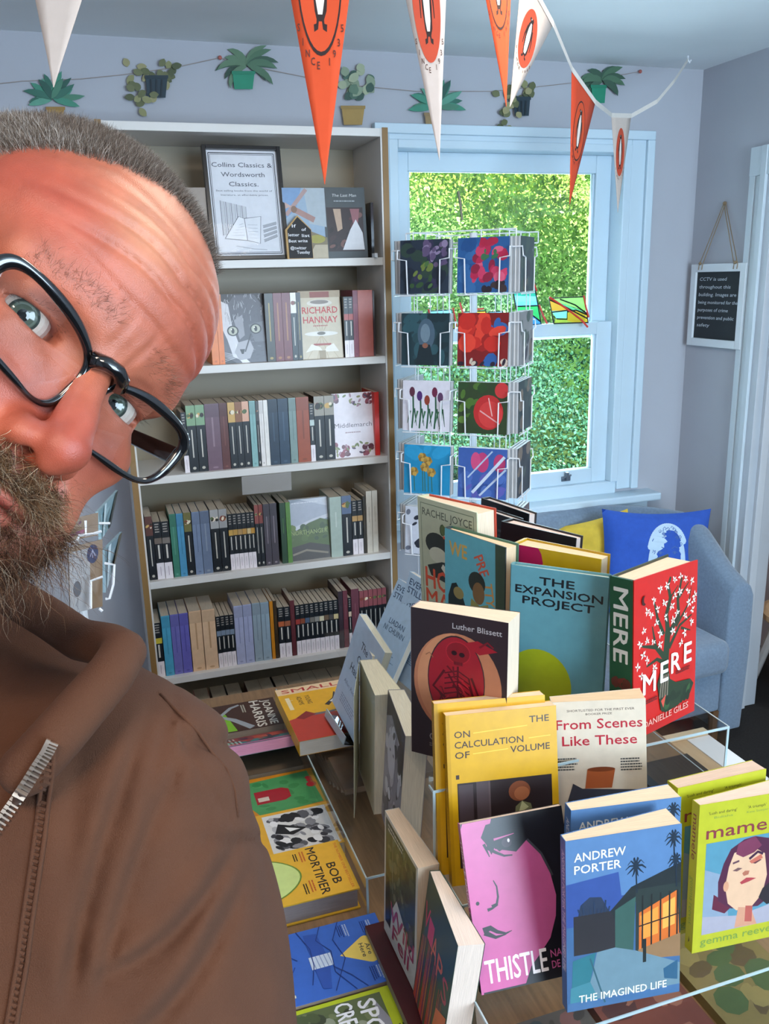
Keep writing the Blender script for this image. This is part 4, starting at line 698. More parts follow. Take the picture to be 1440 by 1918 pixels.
# ================================================================ BOOKS LYING FLAT
def flat(label, xr, yc, zt, w, h, t, art, cover, deg=0, tilt=0, **k):
    a = deg * RAD; cx = xr - h / 2 if deg == 0 else xr + w / 2
    M = lying(cx, yc, zt, deg, h)
    if tilt: M = Matrix.Translation((cx, yc, zt)) @ Matrix.Rotation(tilt * RAD, 4, 'X') @ Matrix.Translation((-cx, -yc, -zt)) @ M
    return book('book', label, w, h, t, M, cover=cover, art=art, **k)
def hereart(A):
    A.rect(0, 0, 1, 1, '3A66BE'); k = '1E3478'
    A.ell(.5, .845, .2, .075, 'E9CB62', 28); A.poly([(.31, .82), (.69, .82), (.5, .63)], 'E9CB62'); A.ell(.5, .845, .19, .07, 'E9CB62', 28)
    for t_, y, w_ in (('You', .875, .2), ('Are', .83, .17), ('Here', .785, .2)): A.text(t_, .5, y, .034, '3A3A40', w=w_, bold=2, al='c')
    for x, y in ((.08, .92), (.06, .74), (.76, .86)): A.greek(x, x + .2, y, .009, 'AEBEDE', 2, 2); A.greek(x, x + .2, y - .035, .007, k, 3, 2.2)
    A.poly([(.1, .52), (.42, .54), (.42, .43), (.08, .42)], '2F52A6'); A.poly([(.6, .54), (.9, .5), (.88, .44), (.6, .43)], '2F52A6'); A.rect(.42, .41, .6, .57, 'C9D4E4'); 
    for i in range(5): A.line([(.42, .43 + i * .03), (.6, .44 + i * .03)], .01, '8A9AC0')
    for P in ([(.0, .38), (.3, .44), (.55, .43), (.8, .38)], [(0, .56), (.2, .5), (.4, .58), (.7, .56), (1, .66)], [(0, .7), (.25, .62), (.55, .66), (.95, .52)], [(.62, .56), (.8, .66), (1, .74)], [(0, .3), (.3, .26), (.42, .33)], [(.5, .3), (.6, .26), (.56, .2)]): A.line(P, .01, k)
    A.text('David', .5, .17, .08, 'E6E2C8', w=.8, bold=3, al='c'); A.text('Nicholls', .5, .06, .08, 'E6E2C8', w=.86, bold=3, al='c'); A.ell(.8, .945, .03, .01, k, 8)
flat('blue paperback lying flat with a yellow pointer-shaped badge', .329, 1.032, .6475, .136, .205, .014, hereart, '3A66BE', pages='8A7460')
def bobart(A):
    Y = 'E2AE32'; A.rect(0, 0, 1, 1, Y); k = '2A2420'
    A.text('THE NUMBER ONE BESTSELLER', .5, .945, .022, 'C4592A', w=.92, bold=2, al='c'); A.text('BOB', .62, .82, .075, k, w=.4, bold=3, al='c', ); A.text('MORTIMER', .5, .70, .075, k, w=.92, bold=3, al='c')
    A.greek(.08, .3, .66, .012, 'C4592A', 2, 2); A.greek(.66, .92, .655, .012, 'C4592A', 2, 2); A.greek(.1, .28, .60, .01, k, 2, 2); A.greek(.7, .9, .6, .01, k, 2, 2)
    A.poly([(.5 + .40 * math.sin(t) * (1 - .25 * math.cos(t)), .33 + .27 * math.cos(t)) for t in [i * math.pi / 16 for i in range(32)]], '6E8A30'); A.poly([(.5 + .38 * math.sin(t) * (1 - .25 * math.cos(t)), .33 + .255 * math.cos(t)) for t in [i * math.pi / 16 for i in range(32)]], 'CBDC8A')
    A.ell(.5, .24, .2, .12, 'D79A28'); A.poly([(.44, .2), (.48, .3), (.56, .28), (.54, .2)], '3A3A44')
flat('thick yellow hardback lying flat with an avocado half on its cover', .316, 1.2, .671, .131, .2, .038, bobart, 'E2AE32', hard=True, pages='8E7F7C')
def creat(A):
    A.rect(0, 0, 1, 1, 'DFA835'); A.text('Creation', .5, .2, .13, 'C4401E', w=.95, bold=1, al='c'); A.text('Lake', .5, .05, .12, 'C4401E', w=.5, bold=1, al='c'); A.rect(.06, .38, .97, .97, 'D9D8D6'); A.blobs(.08, .4, .95, .95, 60, ['1E1E22', '5A5A60', '8A8A90', 'B5B5B8', 'E9E9EA', '3A3A40'], .04, .12, random.Random(3)); A.poly([(.3, .5), (.5, .74), (.6, .6), (.5, .45)], '17171A'); A.poly([(.4, .55), (.5, .68), (.52, .58)], 'EFEFEF')
flat('yellow paperback lying flat with a black and white illustration', .330, 1.3365, .6585, .129, .2, .024, creat, 'DFA835', pages='8E7F70')
def postb(A):
    A.rect(0, 0, 1, 1, 'D58A26'); A.poly([(.1, .3), (.05, .95), (.9, .98), (.96, .4), (.6, .3), (.5, .36)], '4E9A5E'); A.blobs(.1, .4, .9, .95, 14, ['5AA868', '3F8A50'], .05, .1, random.Random(1)); A.poly([(.36, .4), (.36, .66), (.42, .72), (.62, .72), (.68, .66), (.68, .4)], 'A8242E'); A.poly([(.52, .42), (.52, .52), (.62, .52), (.62, .42)], 'D8C9B8'); A.text('Your Last', .5, .15, .1, 'C4401E', w=.8, bold=2, al='c'); A.blobs(.1, .9, .5, .98, 5, ['B83038'], .05, .08, random.Random(2)); A.greek(.3, .7, .06, .02, '6A3A1C')
flat('orange and green paperback lying flat with a red post box', .335, 1.475, .6475, .135, .21, .014, postb, 'D58A26', pages='9A8A74')
def cyanb(A):
    A.rect(0, 0, 1, 1, '3F7E80'); A.rect(0, .1, .5, .9, '8E2230'); A.blobs(.05, .1, .95, .8, 26, ['2A2A3A', '8E2230', 'B83A34', '4A2A4A', '5AA0A0'], .06, .16, random.Random(4)); A.rect(.2, .52, .5, .66, 'C4462E'); A.rect(.1, .7, .5, .84, 'C84A30'); A.greek(.1, .4, .3, .02, 'D8C8C8', 4, 2); A.greek(.5, .9, .34, .02, 'B5D0C8', 5, 2); A.rect(.9, 0, 1, 1, 'D86AA0'); A.rect(0, .93, .8, 1, '5E9AC0')
flat('teal and red paperback with a pink edge, tilted on a stack', .334, 1.625, .690, .115, .198, .022, cyanb, '3F7E80', tilt=-22, pages='C98AA8')
flat('brown book with grey page edges lying under the tilted teal paperback', .325, 1.622, .6475, .128, .2, .0145, None, '6A5A4A', pages='9A8C78')
def jo(A):
    A.rect(0, 0, 1, 1, '43281F'); A.text('JOANNE', .5, .86, .085, 'D9D4C8', w=.9, bold=5, al='c'); A.text('HARRIS', .5, .72, .1, 'D9D4C8', w=.95, bold=5, al='c'); A.poly([(.45, 0), (.95, 0), (.98, .5), (.3, .42)], '7EB82A'); A.line([(.95, .66), (.6, .5), (.4, .36), (.15, .5), (.08, .6)], .12, '9AA0A6', .05); A.poly([(.05, 0), (.05, .3), (.9, .28), (.8, 0)], 'B5B8C0'); A.rect(.1, .26, .9, .3, '8A8E96'); A.blobs(.1, .02, .8, .14, 8, ['7A6A3A', '9A8A5A', 'C9C9C9'], .05, .1, random.Random(8)); A.greek(.1, .4, .64, .014, 'B5B0A0', 2)
flat('brown and lime green book lying flat at the far end of the table', .318, 1.772, .668, .13, .205, .034, jo, '43281F', pages='A8988A')
def adam(A):
    A.rect(0, 0, 1, 1, 'E3AB1E'); A.rect(0, .87, 1, 1, 'E9C9A0'); A.text('SMALL', .5, .9, .07, 'B8302A', w=.85, bold=3, al='c', sx=1); A.poly([(.0, 0), (0, .38), (.3, .44), (.6, .42), (.95, .34), (.98, 0)], 'B83A2A'); A.line([(.2, .42), (.6, .42), (.95, .46)], .07, '6A6066', .03); A.poly([(.1, .4), (.28, .5), (.4, .42), (.2, .36)], '8A2420'); A.line([(.6, .55), (.75, .66), (.8, .78)], .07, '3A3230', .02); A.line([(.68, .6), (.9, .74)], .05, 'D9D4CC', .01); A.line([(.75, .64), (.8, .58)], .03, '3A3230')
    A.text('ADAMS', .24, .80, .045, '4A3A1E', bold=2, rot=-90, w=.17); A.text('YOUNG', .36, .80, .045, '4A3A1E', bold=2, rot=-90, w=.17); A.greek(.1, .2, .74, .008, 'E9DCC0', 1); A.rect(.08, .56, .14, .8, 'E9D9B0')
flat('yellow and red paperback lying flat on the left riser', .262 * K1, 1.3855 * K1, R1 + .0335, .15, .2326, .032, adam, 'E3AB1E', deg=90, pages='CFCDC8')
def spoil(A):
    A.rect(0, 0, 1, 1, 'B4C021'); A.rect(.05, .08, .95, .80, '5A6440'); A.blobs(.06, .1, .94, .8, 50, ['4A5434', '6E7650', '3A402C', '8A8E78'], .04, .1, random.Random(4)); A.poly([(.1, .74), (.4, .8), (.95, .78), (.95, .66), (.4, .72)], '8A8890'); A.text('SPOILT', .5, .63, .12, 'E4E2E6', w=.8, bold=4, al='c'); A.text('CREATURES', .5, .47, .12, 'E4E2E6', w=.86, bold=4, al='c'); A.greek(.1, .4, .92, .012, '4A5020', 3, 2); A.greek(.5, .9, .93, .012, '4A5020', 3, 2); A.greek(.5, .9, .86, .012, '4A5020', 2, 2)
flat('lime and olive paperback with white capitals lying flat, nearest the man\'s elbow', .329, .893, .6435, .134, .205, .0105, spoil, 'B4C021', pages='8E8060')
# flat stack seen through the long riser, and books under and in front of the front riser
for i, (y, c) in enumerate(((1.30, '6A5040'), (1.27, '7A6048'), (1.24, '5E4838'), (1.21, '76604C'), (1.18, '6A5442'))):
    flat(f'brown-edged book in a fanned pile under the left riser, {ordi(i)} from the bottom', .54, y + .25, TZ + .0005 + .0125 * (i + 1), .12, .18, .012, None, c, pages='7A6450', group='fanned pile under the left riser')
def laugh(A):
    A.rect(0, 0, 1, 1, '4A4644'); A.blobs(.02, .02, .98, .98, 30, ['3A3634', '5E5654', '6A4A48', '2E3A40'], .06, .14, random.Random(5)); A.text('LAUGH', .14, .93, .14, '6E8A98', bold=2, rot=-90, w=.8)
flat('dark grey paperback with a grey-blue title under the front riser', .40, .735, TZ + .0165, .14, .2, .016, laugh, '4A4644', deg=90, pages='8A7A6A')
def teal2(A): A.rect(0, 0, 1, 1, '1E1D22'); A.greek(.08, .6, .9, .012, 'C9C6C0', 5, 2); A.poly([(.4, 1), (.7, 1), (1, .7), (1, .4)], '3E7E80'); A.poly([(.55, .75), (.95, .98), (1, .9), (.6, .6)], 'C8405A'); A.poly([(.5, .6), (.9, .82), (.95, .76), (.55, .5)], 'D85A6A'); A.poly([(0, .1), (.3, .4), (.35, .2), (.1, 0)], '6A5A4A')
flat('dark paperback with teal and pink stripes lying in front of the riser', .565, .585, TZ + .0165, .135, .205, .016, teal2, '1E1D22', deg=84, pages='8A7A6A')
def maroon2(A): A.rect(0, 0, 1, 1, '5A1E26'); A.poly([(0, 1), (.2, 1), (1, .5), (1, .3)], '3E7E80'); A.text('NIGHT', .2, .55, .1, '2A0E12', bold=3)
flat('maroon paperback lying flat at the front right of the table', .72, .57, TZ + .0165, .135, .205, .016, maroon2, '5A1E26', deg=80, pages='8A7A6A')
def olive2(A): A.rect(0, 0, 1, 1, '7A6A3E'); A.blobs(.05, .05, .95, .95, 16, ['4A5A34', '8A7A48', '5A4A30'], .1, .2, random.Random(6))
flat('olive and brown paperback under the lime green books', .70, .80, TZ + .0165, .14, .2, .016, olive2, '7A6A3E', deg=90, pages='8A7A6A')
flat('brick red paperback under the front riser behind the pink face book', .55, .80, TZ + .0165, .135, .2, .016, lambda A: (A.rect(0, 0, 1, 1, '6A3A30'), A.blobs(.05, .05, .95, .95, 16, ['8A5A48', '4A2A28', '3E6A6A'], .1, .2, random.Random(9))), '6A3A30', deg=90, pages='8A7A6A')
flat('black paperback lying flat near the pale side shelf', .93, 1.2, TZ + .0205, .14, .22, .02, None, '15151A', deg=90, pages='3A3632')
flat('dark red book lying flat under the green standing paperback', .372, .930, TZ + .0265, .27, .070, .026, None, '4A1A1C', pages='8A7A6A')
# ================================================================ ARMCHAIR AND CUSHIONS
FAB = mat('blue_grey_wool', '74879C', .95, noise=.12, nscale=120, bump=.5, bscale=700, sheen=.3)
ac = tag(empty('armchair', Matrix.Translation((1.625, 2.37, 0)) @ Matrix.Rotation(4 * RAD, 4, 'Z')), 'blue-grey wool tub armchair in the corner under the window', 'armchair')
path = [(-.33, -.20), (-.335, -.1)] + [(-.335 * math.cos(t), .03 + .31 * math.sin(t)) for t in [math.pi * i / 20 for i in range(21)]] + [(.335, -.1), (.33, -.20)]
vs = []; fs = []; NP = 0; th = .052
for i, p in enumerate(path):
    a = Vector(path[max(0, i - 1)]); b_ = Vector(path[min(len(path) - 1, i + 1)]); d = (b_ - a).normalized(); q = Vector((-d.y, d.x))   # q points outward
    k = max(0, min(1, (p[1] + .21) / .34)); zt = .60 + .165 * (k * k * (3 - 2 * k)); lean = .03 * k
    prof = [(-th, .06), (-th, .30), (-th * .95 , zt - .05), (-th * .7, zt - .018), (-th * .25, zt - .002), (th * .25, zt - .002), (th * .7, zt - .018), (th * .95, zt - .05), (th, .35), (th * .8, .06)]
    NP = len(prof)
    for u_, z_ in prof: off = u_ + lean * (z_ / .75); vs.append((p[0] + q.x * off, p[1] + q.y * off, z_))
n = len(path)
for i in range(n - 1):
    for k in range(NP): fs.append((i * NP + k, i * NP + (k + 1) % NP, (i + 1) * NP + (k + 1) % NP, (i + 1) * NP + k))
fs += [tuple(range(NP))[::-1], tuple((n - 1) * NP + k for k in range(NP))]
MB().add(vs, fs, 'FFFFFF').build('shell', FAB, ac, smooth=True, bevel=.008)
MB().box(-.27, .27, -.24, .26, .30, .42).build('seat_cushion', FAB, ac, bevel=.03, smooth=True)
MB().box(-.28, .28, -.19, .28, .14, .30).build('seat_base', FAB, ac, bevel=.01)
for x, y in ((-.28, -.17), (.28, -.17), (-.24, .26), (.24, .26)): MB().lathe([(.014, 0), (.022, .14)], '6A4A30', 10).build('leg', mat('leg_wood', '6A4A30', .5), ac, M=Matrix.Translation((x, y, 0)))
def pillow(name, label, M, w, h, t, color, wrinkle=.004, art=None):
    n = 26; vs = []; fs = []
    def P(a, b, s):
        x = a * 2 - 1; y = b * 2 - 1; e = max(0, (1 - x ** 4) * (1 - y ** 4)) ** .55
        px = x * w / 2 * (1 - .07 * (1 - y * y) * abs(x) ** 3); py = y * h / 2 * (1 - .10 * (1 - x * x) * abs(y) ** 3)
        wr = wrinkle * e * math.sin(9 * x + 4 * y) * math.cos(6 * y - 3 * x)
        return (px, -s * (t / 2 * e * .9 + wr), py + h / 2)
    for s in (1, -1):
        for j in range(n + 1):
            for i in range(n + 1): vs.append(P(i / n, j / n, s))
    o = (n + 1) ** 2
    for j in range(n):
        for i in range(n):
            a = j * (n + 1) + i; fs.append((a, a + 1, a + n + 2, a + n + 1)); fs.append((o + a, o + a + n + 1, o + a + n + 2, o + a + 1))
    e = tag(empty(name, M), label, 'cushion')
    ob = MB().add(vs, fs, color).build('cover', mat('cushion_cotton', None, .85, noise=.06, nscale=60, bump=.3, bscale=500), e, smooth=True)
    if art:
        m = MB()
        A = Art(1, 1, lambda x, y, l: tuple(Vector(P(x, y, 1)) + Vector((0, -l - .0006, 0))), m); A.sub = True; art(A); m.build('cover_print', MATT, e)
    return e
def austen(A):
    c = 'B9D2E6'; k = '3A5FA8'
    A.ell(.56, .52, .17, .32, c, 30); r = random.Random(3)
    for i in range(26):
        a = 30 + i * 5.2; x = .56 + .17 * math.cos(a * RAD); y = .56 + .30 * math.sin(a * RAD); A.ell(x, y, .024, .034, c, 8)
    for i in range(34):
        a = r.uniform(5, 175); q = r.uniform(.72, 1.0); x = .56 + .16 * q * math.cos(a * RAD); y = .58 + .27 * q * math.sin(a * RAD)
        A.line([(x, y), (x + .012, y + .02), (x + .024, y + .005), (x + .016, y - .014)], .006, k)
    for s in (-1, 1):
        cx = .56 + s * .065; A.line([(cx - .03, .64), (cx, .66), (cx + .03, .645)], .008, k); A.line([(cx - .025, .605), (cx, .615), (cx + .028, .60)], .006, k); A.ell(cx, .60, .012, .014, k, 8)
    A.line([(.56, .60), (.54, .50), (.57, .49)], .006, k); A.line([(.53, .43), (.56, .44), (.60, .43)], .008, k)
p = atY(1136, 962, 2.50); q = atY(1330, 985, 2.42)
wv = (q - p); wd = Vector((wv.x, wv.y, 0)).length
pillow('cushion', 'royal blue cushion printed with a pale engraved head of curly hair, on the armchair', Matrix.Translation(((p.x + q.x) / 2, (p.y + q.y) / 2, p.z - .385)) @ Matrix.Rotation(-14 * RAD, 4, 'Z') @ Matrix.Rotation(-10 * RAD, 4, 'X') @ Matrix.Rotation(2.5 * RAD, 4, 'Y'), wd * 1.05, .38, .11, '2A55B4', art=austen)
p = atY(1105, 985, 2.56)
pillow('cushion', 'mustard yellow cushion tucked behind the blue one on the armchair', Matrix.Translation((p.x + .05, p.y, p.z - .345)) @ Matrix.Rotation(-30 * RAD, 4, 'Z') @ Matrix.Rotation(-14 * RAD, 4, 'Y') @ Matrix.Rotation(-12 * RAD, 4, 'X'), .36, .36, .10, 'D9B83E', .006)
# ================================================================ POSTCARD SPINNER BY THE WINDOW
RY = 2.22
rc = atY(856, 700, RY); ryaw = -42
RM = Matrix.Translation((rc.x + .098, rc.y + .11, 0)) @ Matrix.Rotation(ryaw * RAD, 4, 'Z')
rack = tag(empty('card_spinner', RM), 'white wire greeting card spinner in front of the window', 'card rack')
zc = [atY(800, v, RY).z for v in (500, 638, 765, 886, 1003)]
HX = .082; FD = .13; ztop = atY(860, 432, RY).z; cs = .140
def place_w(k): return Matrix.Rotation(k * math.pi / 2, 4, 'Z')
for k in range(4):
    m = MB(); Q = place_w(k)
    for x in (-HX - .052, -HX + .052, HX - .052, HX + .052): m.tube([(x, -FD + .01, .62), (x, -FD + .01, ztop - .035)], .0016, n=5, M=Q)
    for z in (ztop, ztop - .03, .62, .66): m.tube([(-.155, -FD + .01, z), (.155, -FD + .01, z)], .002, n=5, M=Q)
    for x in (-.155, -.06, .06, .155): m.tube([(x, -FD + .01, ztop - .03), (x, -FD + .01, ztop)], .0018, n=5, M=Q)
    tag(m.build('wire_panel', METAL, rack), kind='stuff')
    for col in (-1, 1):
        if k == 2 or (k == 1 and col == 1) or (k == 3 and col == -1): continue
        for z in zc:
            m = MB(); x0 = col * HX; s = cs / 2
            for sg in (-1, 1):
                m.tube([(x0 + sg * (s + .004), -FD + .0, z + .045), (x0 + sg * (s + .004), -FD - .052, z + .045), (x0 + sg * (s + .004), -FD - .054, z + .022), (x0 + sg * (s - .022), -FD - .054, z + .018), (x0 + sg * (s - .024), -FD - .054, z - s), (x0 + sg * (s - .024), -FD, z - s - .004)], .0021, n=5, M=Q)
            m.tube([(x0 - s, -FD - .05, z - s - .004), (x0 + s, -FD - .05, z - s - .004)], .0018, n=5, M=Q)
            m.build('wire_pocket', METAL, rack)
MB().lathe([(.011, .04), (.011, ztop)], 'E8EAEE', 12).build('pole', METAL, rack)
MB().lathe([(.2, 0), (.2, .012), (.05, .03), (.014, .05)], 'E0E2E6', 28).build('base', METAL, rack)
def cflow(bg, blobs, extra=None, seed=1):
    def f(A):
        r = random.Random(seed); A.rect(0, 0, 1, 1, bg)
        for (x0, y0, x1, y1, n, cols, r0, r1) in blobs: A.blobs(x0, y0, x1, y1, n, cols, r0, r1, r)
        if extra: extra(A)
    return f
def tul(A):
    for x, y, c in ((.2, .78, '5A2A3E'), (.36, .7, '4E2A6A'), (.52, .62, '8A3A28'), (.68, .78, '6A2440'), (.8, .68, '5A3A5A')):
        A.line([(x + .02, y - .08), (x + .03, .4), (x + .0, .05)], .035, '2E5A40'); A.line([(x - .04, .4), (x - .1, .15)], .04, '3A6A48', .01); A.line([(x + .05, .45), (x + .1, .1)], .035, '2E5440', .01); A.ell(x, y, .06, .1, c, 12)
def daff(A):
    for x, y in ((.4, .75), (.52, .68), (.22, .45), (.6, .45), (.45, .55)):
        for i in range(6): A.ell(x + .05 * math.cos(i), y + .05 * math.sin(i), .05, .05, ['A5823E', '8A6A30', 'C09A48'][i % 3], 7)
        A.line([(x, y - .08), (x + .02, .05)], .02, '3A6A58')
def tulb(A): A.ell(.5, .72, .13, .2, 'B83A6E'); A.ell(.36, .74, .1, .18, 'C84A7A'); A.ell(.85, .72, .12, .18, 'B23A6A'); A.line([(.3, .1), (.95, .85)], .06, 'C5D2E2'); A.line([(.45, .05), (.98, .6)], .04, 'B5C4D8'); A.line([(.2, .4), (.7, .95)], .03, 'A8BCD4')
def fig(A): A.ell(.52, .6, .18, .3, '4A5E6E'); A.ell(.5, .62, .1, .18, '6E8290'); A.poly([(.3, .0), (.38, .4), (.6, .4), (.7, 0)], '1E2A30'); A.ell(.5, .38, .06, .05, '8A5A48')
def pet(A): A.ell(.62, .42, .3, .34, 'B52A2A'); A.ell(.66, .38, .24, .26, 'C83A38'); A.line([(.45, .45), (.85, .2)], .025, 'D8A0A0'); A.line([(.62, .7), (.7, .35)], .02, 'E0B5B0'); A.ell(.88, .85, .14, .15, 'BE3434')
FACES = [('dark navy card with lilac and purple flowers', cflow('26303E', [(0, 0, 1, 1, 26, ['1C2430', '2E4036', '34304A'], .08, .16), (.45, .5, .98, .98, 22, ['5E4E6E', '8A7A98', '6A5876'], .05, .09), (.2, .1, .7, .6, 12, ['4A6A3A', '34502E', '6A7A3A'], .05, .09)], None, 3)),
         ('blue card with pink and red flowers', cflow('27568C', [(.0, 0, .4, 1, 10, ['1F4A80', '34649A'], .1, .16), (.25, .2, .98, .85, 30, ['B02448', 'C43A5E', '8A1E3A', 'D05A78'], .07, .12), (.4, .82, .8, .98, 8, ['B02448', 'A8203E'], .06, .1), (.4, .0, .98, .2, 8, ['2A2028', '3A2A2A'], .06, .1), (.45, .6, .8, .8, 5, ['3A6A48'], .04, .08)], None, 4)),
         ('dark teal card with a grey figure', cflow('22383F', [(0, 0, 1, 1, 22, ['1C2E34', '2A464C', '30525A'], .1, .18)], fig, 5)),
         ('red poppy card with blue sky', cflow('7A1A18', [(.5, 0, 1, 1, 8, ['2E5A9A', '3A68A8'], .1, .16), (.0, .3, .98, .98, 22, ['C02A20', 'D8402E', '9A1E1A'], .12, .2), (0, 0, 1, .14, 10, ['2A1E2E', 'C8B8A8'], .05, .08)], None, 6)),
         ('white card with purple and red tulips', cflow('D5D2DC', [], tul, 7)), ('green card with large red petals', cflow('2E3E22', [(0, .2, .6, 1, 20, ['4A6A2A', '5E7E34', '2A4420'], .07, .12)], pet, 8)),
         ('turquoise card with ochre daffodils', cflow('1E86B4', [(0, .7, 1, 1, 6, ['2A94C4'], .1, .2)], daff, 9)), ('blue card with pink tulips under white streaks', cflow('3A5AA0', [(0, 0, 1, .5, 20, ['2E4A8A', '4A6AB0', '5A5AA8'], .08, .16)], tulb, 10)),
         ('black and white striped card', cflow('C5CAD6', [(0, 0, 1, 1, 22, ['2A2E3A', 'E5E8F0', '6A7080'], .06, .14)], None, 11)), ('violet and green card', cflow('4A4A8A', [(0, 0, 1, 1, 22, ['3A6A58', '6A5AA0', '8A7AB8'], .06, .14)], None, 12))]
RO = ['top', 'second', 'third', 'fourth', 'lowest']
def cards(Mw, name, label, art, t, size=cs, hh=None, edge='A9ACB0'):
    hh = hh or size; e = tag(empty(name, Mw), label, 'greeting cards', 'cards in the white wire spinner')
    m = MB(); n_ = 5; tt = t / n_
    for i in range(n_): j = (i % 3 - 1) * .0012; m.box(-size / 2 + j, size / 2 + j, i * tt + .0003, (i + 1) * tt - .0003, 0, hh - (i % 2) * .0015, ['B9BBBE', '9A9DA0', 'CFCFD0', '8E9296'][i % 4])
    tag(m.build('card_pack', MATT, e), kind='stuff')
    m = MB(); m.box(-size / 2, size / 2, -.0008, 0, 0, hh, '3A3A40'); art(Art(size, hh, lambda x, y, l: (-size / 2 + x, -.0008 - l, y), m)); m.build('front_card', PRINT, e); return e
fi = 0
for r_i, z in enumerate(zc):
    for ci, col in enumerate((-1, 1)):
        lab, art = FACES[r_i * 2 + ci]
        cards(RM @ Matrix.Translation((col * HX, -FD - .048, z - cs / 2 + .001)) @ Matrix.Rotation(-4 * RAD, 4, 'X'), 'greeting_card_stack', f'{lab}, {RO[r_i]} row {"left" if ci == 0 else "right"} of the wire spinner', art, .03)
for k, nm in ((1, 'right'), (3, 'left')):
    for r_i, z in enumerate(zc):
        col = -1 if k == 1 else 1; Q = place_w(k)
        cards(RM @ Q @ Matrix.Translation((col * HX, -FD - .046, z - cs / 2 + .001)), 'greeting_card_stack', f'card stack seen edge-on, {RO[r_i]} row of the {nm} side of the wire spinner', cflow(['6A5A4A', '3A4A4A', '8A8A8A', '2A3A3A', '20262E'][(r_i + k) % 5], [(0, 0, 1, 1, 10, ['4A5A50', '7A6A5A', '2E3038'], .1, .2)], None, k * 7 + r_i), .026)
# ================================================================ STAINED GLASS ON THE MEETING RAIL
SG = bpy.data.materials.new('stained_glass'); SG.use_nodes = True; t_ = SG.node_tree; t_.nodes.remove(t_.nodes['Principled BSDF'])
va = t_.nodes.new('ShaderNodeVertexColor'); va.layer_name = 'Col'; tr = t_.nodes.new('ShaderNodeBsdfTransparent'); tl = t_.nodes.new('ShaderNodeBsdfTranslucent'); df = t_.nodes.new('ShaderNodeBsdfDiffuse'); mx = t_.nodes.new('ShaderNodeMixShader'); mx2 = t_.nodes.new('ShaderNodeMixShader')
mx.inputs[0].default_value = .45; mx2.inputs[0].default_value = .3
for a_, b_ in ((va.outputs[0], tr.inputs[0]), (va.outputs[0], tl.inputs[0]), (va.outputs[0], df.inputs[0]), (tr.outputs[0], mx.inputs[1]), (tl.outputs[0], mx.inputs[2]), (mx.outputs[0], mx2.inputs[1]), (df.outputs[0], mx2.inputs[2]), (mx2.outputs[0], t_.nodes['Material Output'].inputs[0])): t_.links.new(a_, b_)
LEAD = mat('black_lead', '1C1E22', .5); RIB = mat('red_ribbon', 'D84038', .6)
def sglass(label, corners, panes, leads, ribbons, Y=2.792):
    P = [atY(u, v, Y) for u, v in corners]     # TL TR BR BL
    dz = 1.4335 - min(P[2].z, P[3].z); P = [p + Vector((0, .012 if i < 2 else -.004, dz)) for i, p in enumerate(P)]
    e = tag(empty('stained_glass_panel', P[3]), label, 'stained glass', 'stained glass panels on the window rail'); I = e.matrix_world.inverted()
    def F(a, b, l=0): return I @ ((P[3] * (1 - a) + P[2] * a) * (1 - b) + (P[0] * (1 - a) + P[1] * a) * b + Vector((0, -l, 0)))
    for c, poly in panes:
        m = MB(); n = len(poly); m.add([F(a, b) for a, b in poly] , [tuple(t) for t in tessellate_polygon([[Vector((a, b, 0)) for a, b in poly]])], c); m.build('glass_piece', SG, e)
    m = MB()
    for ln in leads + [[(0, 0), (1, 0), (1, 1), (0, 1), (0, 0)]]: m.tube([F(a, b, .001) for a, b in ln], .0026, n=5)
    m.build('lead_line', LEAD, e)
    for ln in ribbons: MB().tube([F(a, b, .006) for a, b in ln], .0035, n=5).build('ribbon', RIB, e)
B3 = '7FC6E0'
sglass('stained glass panel with sea and green hill, right of the card spinner', [(962, 533), (1004, 530), (1012, 602), (971, 605)], [(B3, [(0, .62), (1, .6), (1, 1), (0, 1)]), ('58B890', [(0, .78), (1, .72), (1, .88), (0, .9)]), ('6FBFE8', [(0, .5), (1, .48), (1, .6), (0, .62)]), ('3FB065', [(0, .5), (0, .36), (.5, .34), (1, .06), (1, .48)]), ('4A90D8', [(0, .0), (0, .36), (.5, .34), (1, .06), (1, 0)])], [[(0, .5), (1, .48)], [(0, .36), (.5, .34), (.75, .2), (1, .06)]], [[(0, 1.02), (.5, 1.06), (.97, 1.03), (1.02, .85)], [(1.03, .5), (1.12, .25), (1.25, -.0)]])
sglass('stained glass panel with swirling amber and green pieces, at the right of the window rail', [(1031, 552), (1098, 549), (1100, 597), (1036, 599)], [('C8963A', [(0, .5), (0, 1), (.3, .8), (.45, .5)]), ('8FC86A', [(.3, .8), (0, 1), (1, 1), (1, .45)]), ('7FD0C0', [(0, .5), (.45, .5), (.4, .2), (.1, .2)]), ('B89A2E', [(.4, .1), (.45, .4), (.7, .5), (1, .3), (1, 0), (.6, 0)]), ('5FB080', [(.45, .5), (.3, .8), (1, .4), (.8, .45)]), ('A5B84A', [(0, 0), (.1, .2), (.4, .2), (.4, .1), (.6, 0)])], [[(0, .95), (.4, .65), (1, .15)], [(.3, .95), (.7, .7), (1, .35)], [(0, .45), (.45, .5), (.4, .15), (.1, .18)], [(.45, .45), (.7, .5), (1, .3)]], [[(.96, 1.05), (.98, .6), (1.02, .2)], [(0, 1.05), (.4, .6), (.8, .1), (.95, -.18)]])
sglass('stained glass panel with yellow bushes, behind the left card column', [(806, 545), (848, 543), (850, 578), (809, 580)], [('8FD8E8', [(0, .5), (0, 1), (1, 1), (1, .5)]), ('B5B82A', [(0, 0), (0, .5), (.3, .6), (.6, .45), (1, .5), (1, 0)])], [[(0, .5), (.3, .6), (.6, .45), (1, .5)]], [[(-.05, 1.1), (-.04, 0)], [(1.05, 1.1), (1.08, .1)]])
